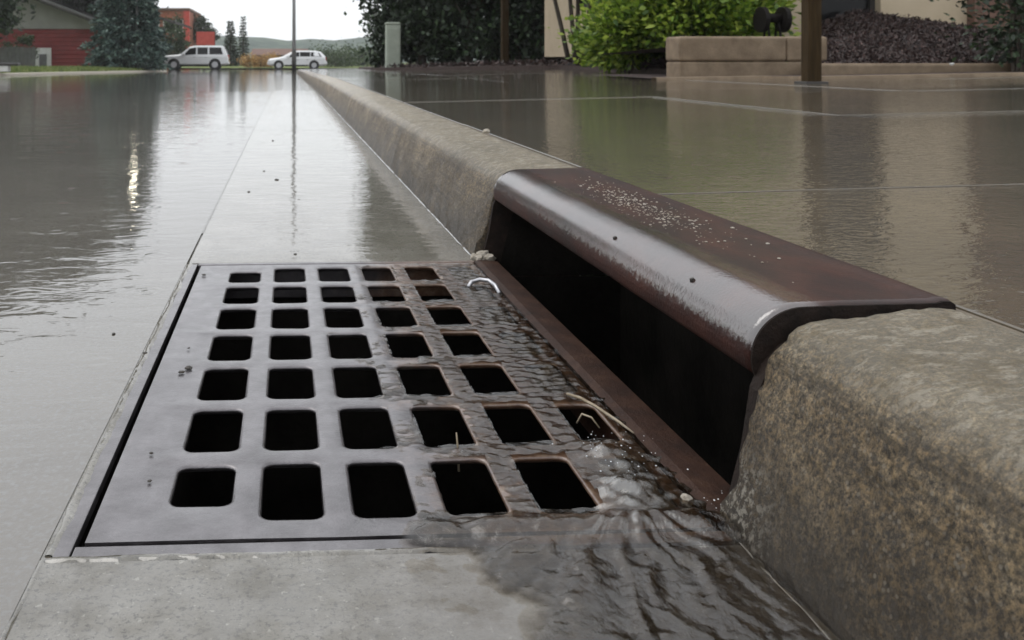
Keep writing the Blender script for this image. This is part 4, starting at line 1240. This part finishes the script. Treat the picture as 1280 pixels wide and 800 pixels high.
# chips on the tree bed too
def tri_pts(a, b, c, n, zo):
    r1, r2 = np.sqrt(RNG.random(n)), RNG.random(n)
    x = (1 - r1) * a[0] + r1 * (1 - r2) * b[0] + r1 * r2 * c[0]; y = (1 - r1) * a[1] + r1 * (1 - r2) * b[1] + r1 * r2 * c[1]
    return np.stack([x, y, np.array([zs(p, q) for p, q in zip(x, y)]) + zo], 1)
Pm = np.concatenate([tri_pts(pB, pC, (5.2, 14), 1500, .12), tri_pts(pC, pD, (5.2, 10.2), 1500, .09), tri_pts(pA, pB, (5.2, 17.9), 1500, .10)])
ch = leaf_mesh('bark_chips', Pm, .08, .04, M_CHIP); tag(ch, 'dark bark chips under the hedge trees and bush', 'mulch', kind='stuff')
# edging curb of the mulch bed
xq0, xq1 = at(1030, 6.62)[0], at(1420, 6.4)[0]
o = box('bed_edging', xq0, xq1, 6.60, 6.71, zs(5, 6.6) - .1, zs(5, 6.6) + .085, M_WALLBLK, None, .02); tag(o, 'thin tan concrete edging along the foot of the mulch slope', 'edging')
# white scraps
for px, py, D in ((1190, 80, 6.7), (1232, 93, 6.3)):
    x, y = at(px, D)
    pebble('pale_stone', (x, y, CAM_H - (py - 75) * D / FPX), .03, M_TRIM, 'small white stone ' + ('on the dark mulch slope' if px < 1200 else 'at the foot of the edging below the ivy'), 'stone', None, .6, px).scale = (.55, .55, .55)

# the stucco building
bd = tag(empty('stucco_building', (0, 0, 0)), 'beige stucco building with a dark window above the mulch slope', 'building')
BX0, BX1, BY0, BY1, BH = 5.2, 8.06, 10.2, 17.8, 4.6
wxa, wxb = at(1031, 10.2)[0], at(1124, 10.2)[0]
wz0 = CAM_H + (75 - 37) * 10.2 / FPX
wz1 = 2.6
box('wall', BX0, wxa, BY0, BY0 + .25, -.2, BH, M_STUCCO, bd)
box('wall', wxb, BX1, BY0, BY0 + .25, -.2, BH, M_STUCCO, bd)
box('wall', wxa, wxb, BY0 + .002, BY0 + .25, -.2, wz0, M_STUCCO, bd)
box('wall', wxa, wxb, BY0 + .002, BY0 + .25, wz1, BH, M_STUCCO, bd)
box('wall', BX0, BX0 + .25, BY0 + .25, BY1, -.2, BH, M_STUCCO, bd)
wn_ = empty('window', (0, 0, 0), 0, bd)
wo = box('window_frame', wxa, wxa + .06, BY0 + .10, BY0 + .2, wz0, wz1, M_DARKTRIM, wn_)
box('window_frame', wxb - .06, wxb, BY0 + .10, BY0 + .2, wz0, wz1, M_DARKTRIM, wn_)
box('window_frame', wxa + .06, wxb - .06, BY0 + .10, BY0 + .2, wz0, wz0 + .06, M_DARKTRIM, wn_)
box('window_frame', wxa + .06, wxb - .06, BY0 + .10, BY0 + .2, wz1 - .06, wz1, M_DARKTRIM, wn_)
box('pane', wxa + .06, wxb - .06, BY0 + .14, BY0 + .16, wz0 + .06, wz1 - .06, M_GLASS, wn_)
box('window_sill', wxa - .03, wxb + .03, BY0 - .05, BY0 + .098, wz0 - .05, wz0 - .001, M_FENCE, wn_)
box('room_back', BX0 + .3, 14, BY0 + 3.2, BY0 + 3.3, -.2, BH, M_DARKTRIM, bd)
# brick corner and wing
box('brick_wing', BX1 + .002, 15.0, BY0 - .12, BY0 + .25, -.2, BH, M_BRICK, bd)
# roof with deep brown eave
box('roof', BX0 - .7, 15.5, BY0 - .8, BY1 + .5, BH + .004, BH + .35, M_BRICK, bd)
# side windows facing the street
for k in range(2):
    ys_ = 11.6 + 2.9 * k
    w_ = box('side_window', BX0 - .04, BX0 + .02, ys_, ys_ + 1.1, 1.25, 2.5, M_DARKTRIM, bd)
    box('pane', BX0 - .05, BX0 - .03, ys_ + .08, ys_ + 1.02, 1.33, 2.42, M_GLASS, w_)

# timber posts
x, y = at(1014, 5.55)
z = zs(x, y)
p1 = tag(empty('timber_post', (x, y, z)), 'thick square brown timber post before the retaining wall', 'post')
box('shaft', -.042, .042, -.042, .042, -.05, 2.9, M_POST, p1, .006)
box('trim_strip', .0422, .048, -.03, .03, .0, 2.9, M_POST, p1)
box('base_plate', -.07, .07, -.07, .07, -.02, .012, M_DARKTRIM, p1, .004)
x, y = at(631, 17.5)
p2 = tag(empty('timber_post', (x, y, zs(x, y) + .03)), 'slim brown timber post before the dark hedge trees', 'post')
box('shaft', -.065, .065, -.065, .065, -.05, 3.0, M_POST, p2, .006)
box('base_plate', -.09, .09, -.09, .09, -.02, .03, M_DARKTRIM, p2, .004)
# pale green pedestal
x, y = at(491, 20.6)
pe = tag(empty('utility_pedestal', (x, y, zs(x, y) - .02)), 'pale green utility pedestal at the left end of the hedge trees', 'utility pedestal')
box('cabinet', -.165, .165, -.15, .15, 0, 1.06, M_PEDESTAL, pe, .02)
box('cap', -.175, .175, -.16, .16, 1.062, 1.12, M_PEDESTAL, pe, .025)
box('door', -.13, .13, -.165, -.148, .12, .98, M_PEDESTAL, pe, .006)
# black hose reel on the wall
x, y = at(966, 8.6)
z = CAM_H + (75 - 42) * 8.6 / FPX
hr = tag(empty('hose_reel', (x, y, z)), 'black hose reel standing behind the tan retaining wall', 'hose reel')
for s in (-.11, .10):
    V, F = tube_data([(s - .022, 0, .135), (s + .022, 0, .135)], [.125, .125], 20); mesh_obj('flange', V, F, M_BLACKPL, hr)
V, F = tube_data([(-.09, 0, .15), (.08, 0, .15)], [.045, .045], 14); mesh_obj('hose_drum', V, F, M_BLACKPL, hr, True)
for s in (-.06, .05):
    tube('leg', [(s, -.07, -.12), (s, -.01, .14)], .011, M_BLACKPL, hr, 6); tube('leg', [(s, .07, -.12), (s, .01, .14)], .011, M_BLACKPL, hr, 6)

# bush: bright green, dense, uneven
def bush(name, loc, rx, ry, rz_, n, mat, label, leaf, clumps=60):
    t = tag(empty(name, loc), label, 'bush')
    parts = []
    for k in range(14):
        a = random.uniform(0, 6.28); b = random.uniform(.3, .9)
        parts.append(tube_data([(0.1 * math.cos(a), .1 * math.sin(a), -.05), (rx * b * .5 * math.cos(a), ry * b * .5 * math.sin(a), rz_ * .8), (rx * b * math.cos(a), ry * b * math.sin(a), rz_ * 1.5)], [.018, .012, .004], 5, False))
    V, F = join_data(parts); mesh_obj('stems', V, F, M_BARK, t, True)
    C = []
    while len(C) < clumps:
        v = RNG.normal(size=3); v /= np.linalg.norm(v)
        q = RNG.uniform(.55, 1.0)
        C.append((v[0] * rx * q, v[1] * ry * q, rz_ + v[2] * rz_ * q))
    C = np.array(C); idx = RNG.integers(0, clumps, n); sz = RNG.uniform(.08, .2, clumps)
    P = C[idx] + RNG.normal(size=(n, 3)) * sz[idx][:, None]
    P = P[P[:, 2] > 0.02]
    ax = P - np.array([0, 0, rz_ * .6]); ax /= np.linalg.norm(ax, axis=1, keepdims=True)
    leaf_mesh('crown', P, leaf, leaf * .55, mat, t, ax)
    return t
x, y = at(872, 9.6)
bush('green_bush', (x, y, zs(x, y) + .04), .88, .6, .72, 16000, M_LBUSH, 'rounded bright green bush left of the tan retaining wall', .085, 80)
x, y = at(800, 9.9)
bush('green_bush', (x, y, zs(x, y) + .04), .62, .6, .42, 7000, M_LBUSH, 'smaller bright green bush at the left foot of the big bush', .08, 50)
x, y = at(925, 10.0)
bush('green_bush', (4.95, 9.95, zs(x, y) + .1), .34, .3, .62, 5000, M_LBUSH, 'bright green bush close to the black hose reel', .08, 40)
x, y = at(1275, 6.75)
bush('ivy_shrub', (x + .08, y, zs(x, y) + .06), .26, .3, .55, 4200, M_LDARK, 'dark leafy shrub at the brick corner end of the mulch slope', .05, 40)

# hedge trees: dark evergreens
hedge = [(497, 22.2, 5.6, .75), (528, 21.5, 6.4, .8), (556, 22.5, 7.0, .9), (586, 21.0, 6.2, .8), (612, 22.0, 6.8, .85), (648, 21.5, 6.5, .85), (676, 20.5, 6.0, .75), (700, 21.5, 6.6, .9)]
names = ['outermost dark evergreen of the hedge, beside the pale green pedestal', 'second dark evergreen of the hedge from the pedestal', 'tallest dark evergreen in the hedge row', 'dark evergreen left of the slim timber post in the hedge', 'dark evergreen right behind the slim timber post', 'dark evergreen right of the slim timber post', 'dark evergreen of the hedge nearest the bare trunks', 'last evergreen of the hedge behind the building corner']
for (px, D, h, r), nm in zip(hedge, names):
    x, y = at(px, D)
    leafy_tree('hedge_tree', (x, y, zs(x, y) + .03), h, r, 12000, M_LDARK, nm, 'tree', 'dark evergreens of the hedge', z_crown=.02, leaf=.16, clumps=120, trunk_r=.09, spread=.24, column=True)
for (px, D, h, r, nm) in ((760, 24, 9.5, 2.6, 'broad dark tree behind the beige building, next to the hedge'), (930, 25, 10.5, 3.2, 'tall dark tree rising behind the beige building roof'), (1120, 26, 10, 3.2, 'dark tree behind the brick wing of the beige building')):
    x, y = at(px, D)
    leafy_tree('broadleaf_tree', (x, y, zs(x, y) - .1), h, r, 6500, M_LDARK, nm, 'tree', z_crown=.2, leaf=.34, clumps=60)
# multi-stem tree before the side wall
x, y = at(722, 14.6)
ms = tag(empty('multi_stem_tree', (x, y, zs(x, y) + .05)), 'multi stemmed tree with bare dark trunks against the beige side wall', 'tree')
for k, (a, b) in enumerate(((-.30, .05), (-.13, -.05), (.02, .03), (.16, -.06), (.32, .05))):
    o = tube('trunk', [(a * .35, b, -.05), (a * .8, b * 1.4, .6), (a * 1.5, b * 2, 1.5), (a * 2.6, b * 4, 2.9)], [.045, .038, .030, .018], M_BARK, ms, 8)
Pc = RNG.normal(size=(12000, 3)) * np.array([.95, 1.2, .75]) + np.array([0.15, -.6, 2.9])
leaf_mesh('crown', Pc[Pc[:, 2] > 1.35], .10, .06, M_LDARK, ms)

# ------------------------------------------------------------------ rain haze
bm = bmesh.new()
bmesh.ops.create_cube(bm, size=1.0)
for v in bm.verts:
    v.co = Vector((v.co.x * 1010, v.co.y * 1010, -1.9 if v.co.z < 0 else 23))
t = NT('rain haze')
for nd in list(t.n):
    if nd.type == 'BSDF_PRINCIPLED': t.n.remove(nd)
pv = t.n.new('ShaderNodeVolumePrincipled')
pv.inputs['Color'].default_value = (0.965, 0.98, 0.995, 1)
pv.inputs['Density'].default_value = 0.00055
pv.inputs['Anisotropy'].default_value = 0.2
t.l.new(pv.outputs[0], [nd for nd in t.n if nd.type == 'OUTPUT_MATERIAL'][0].inputs['Volume'])
hz_o = bm_obj('haze', bm, t.m)
tag(hz_o, kind='stuff')
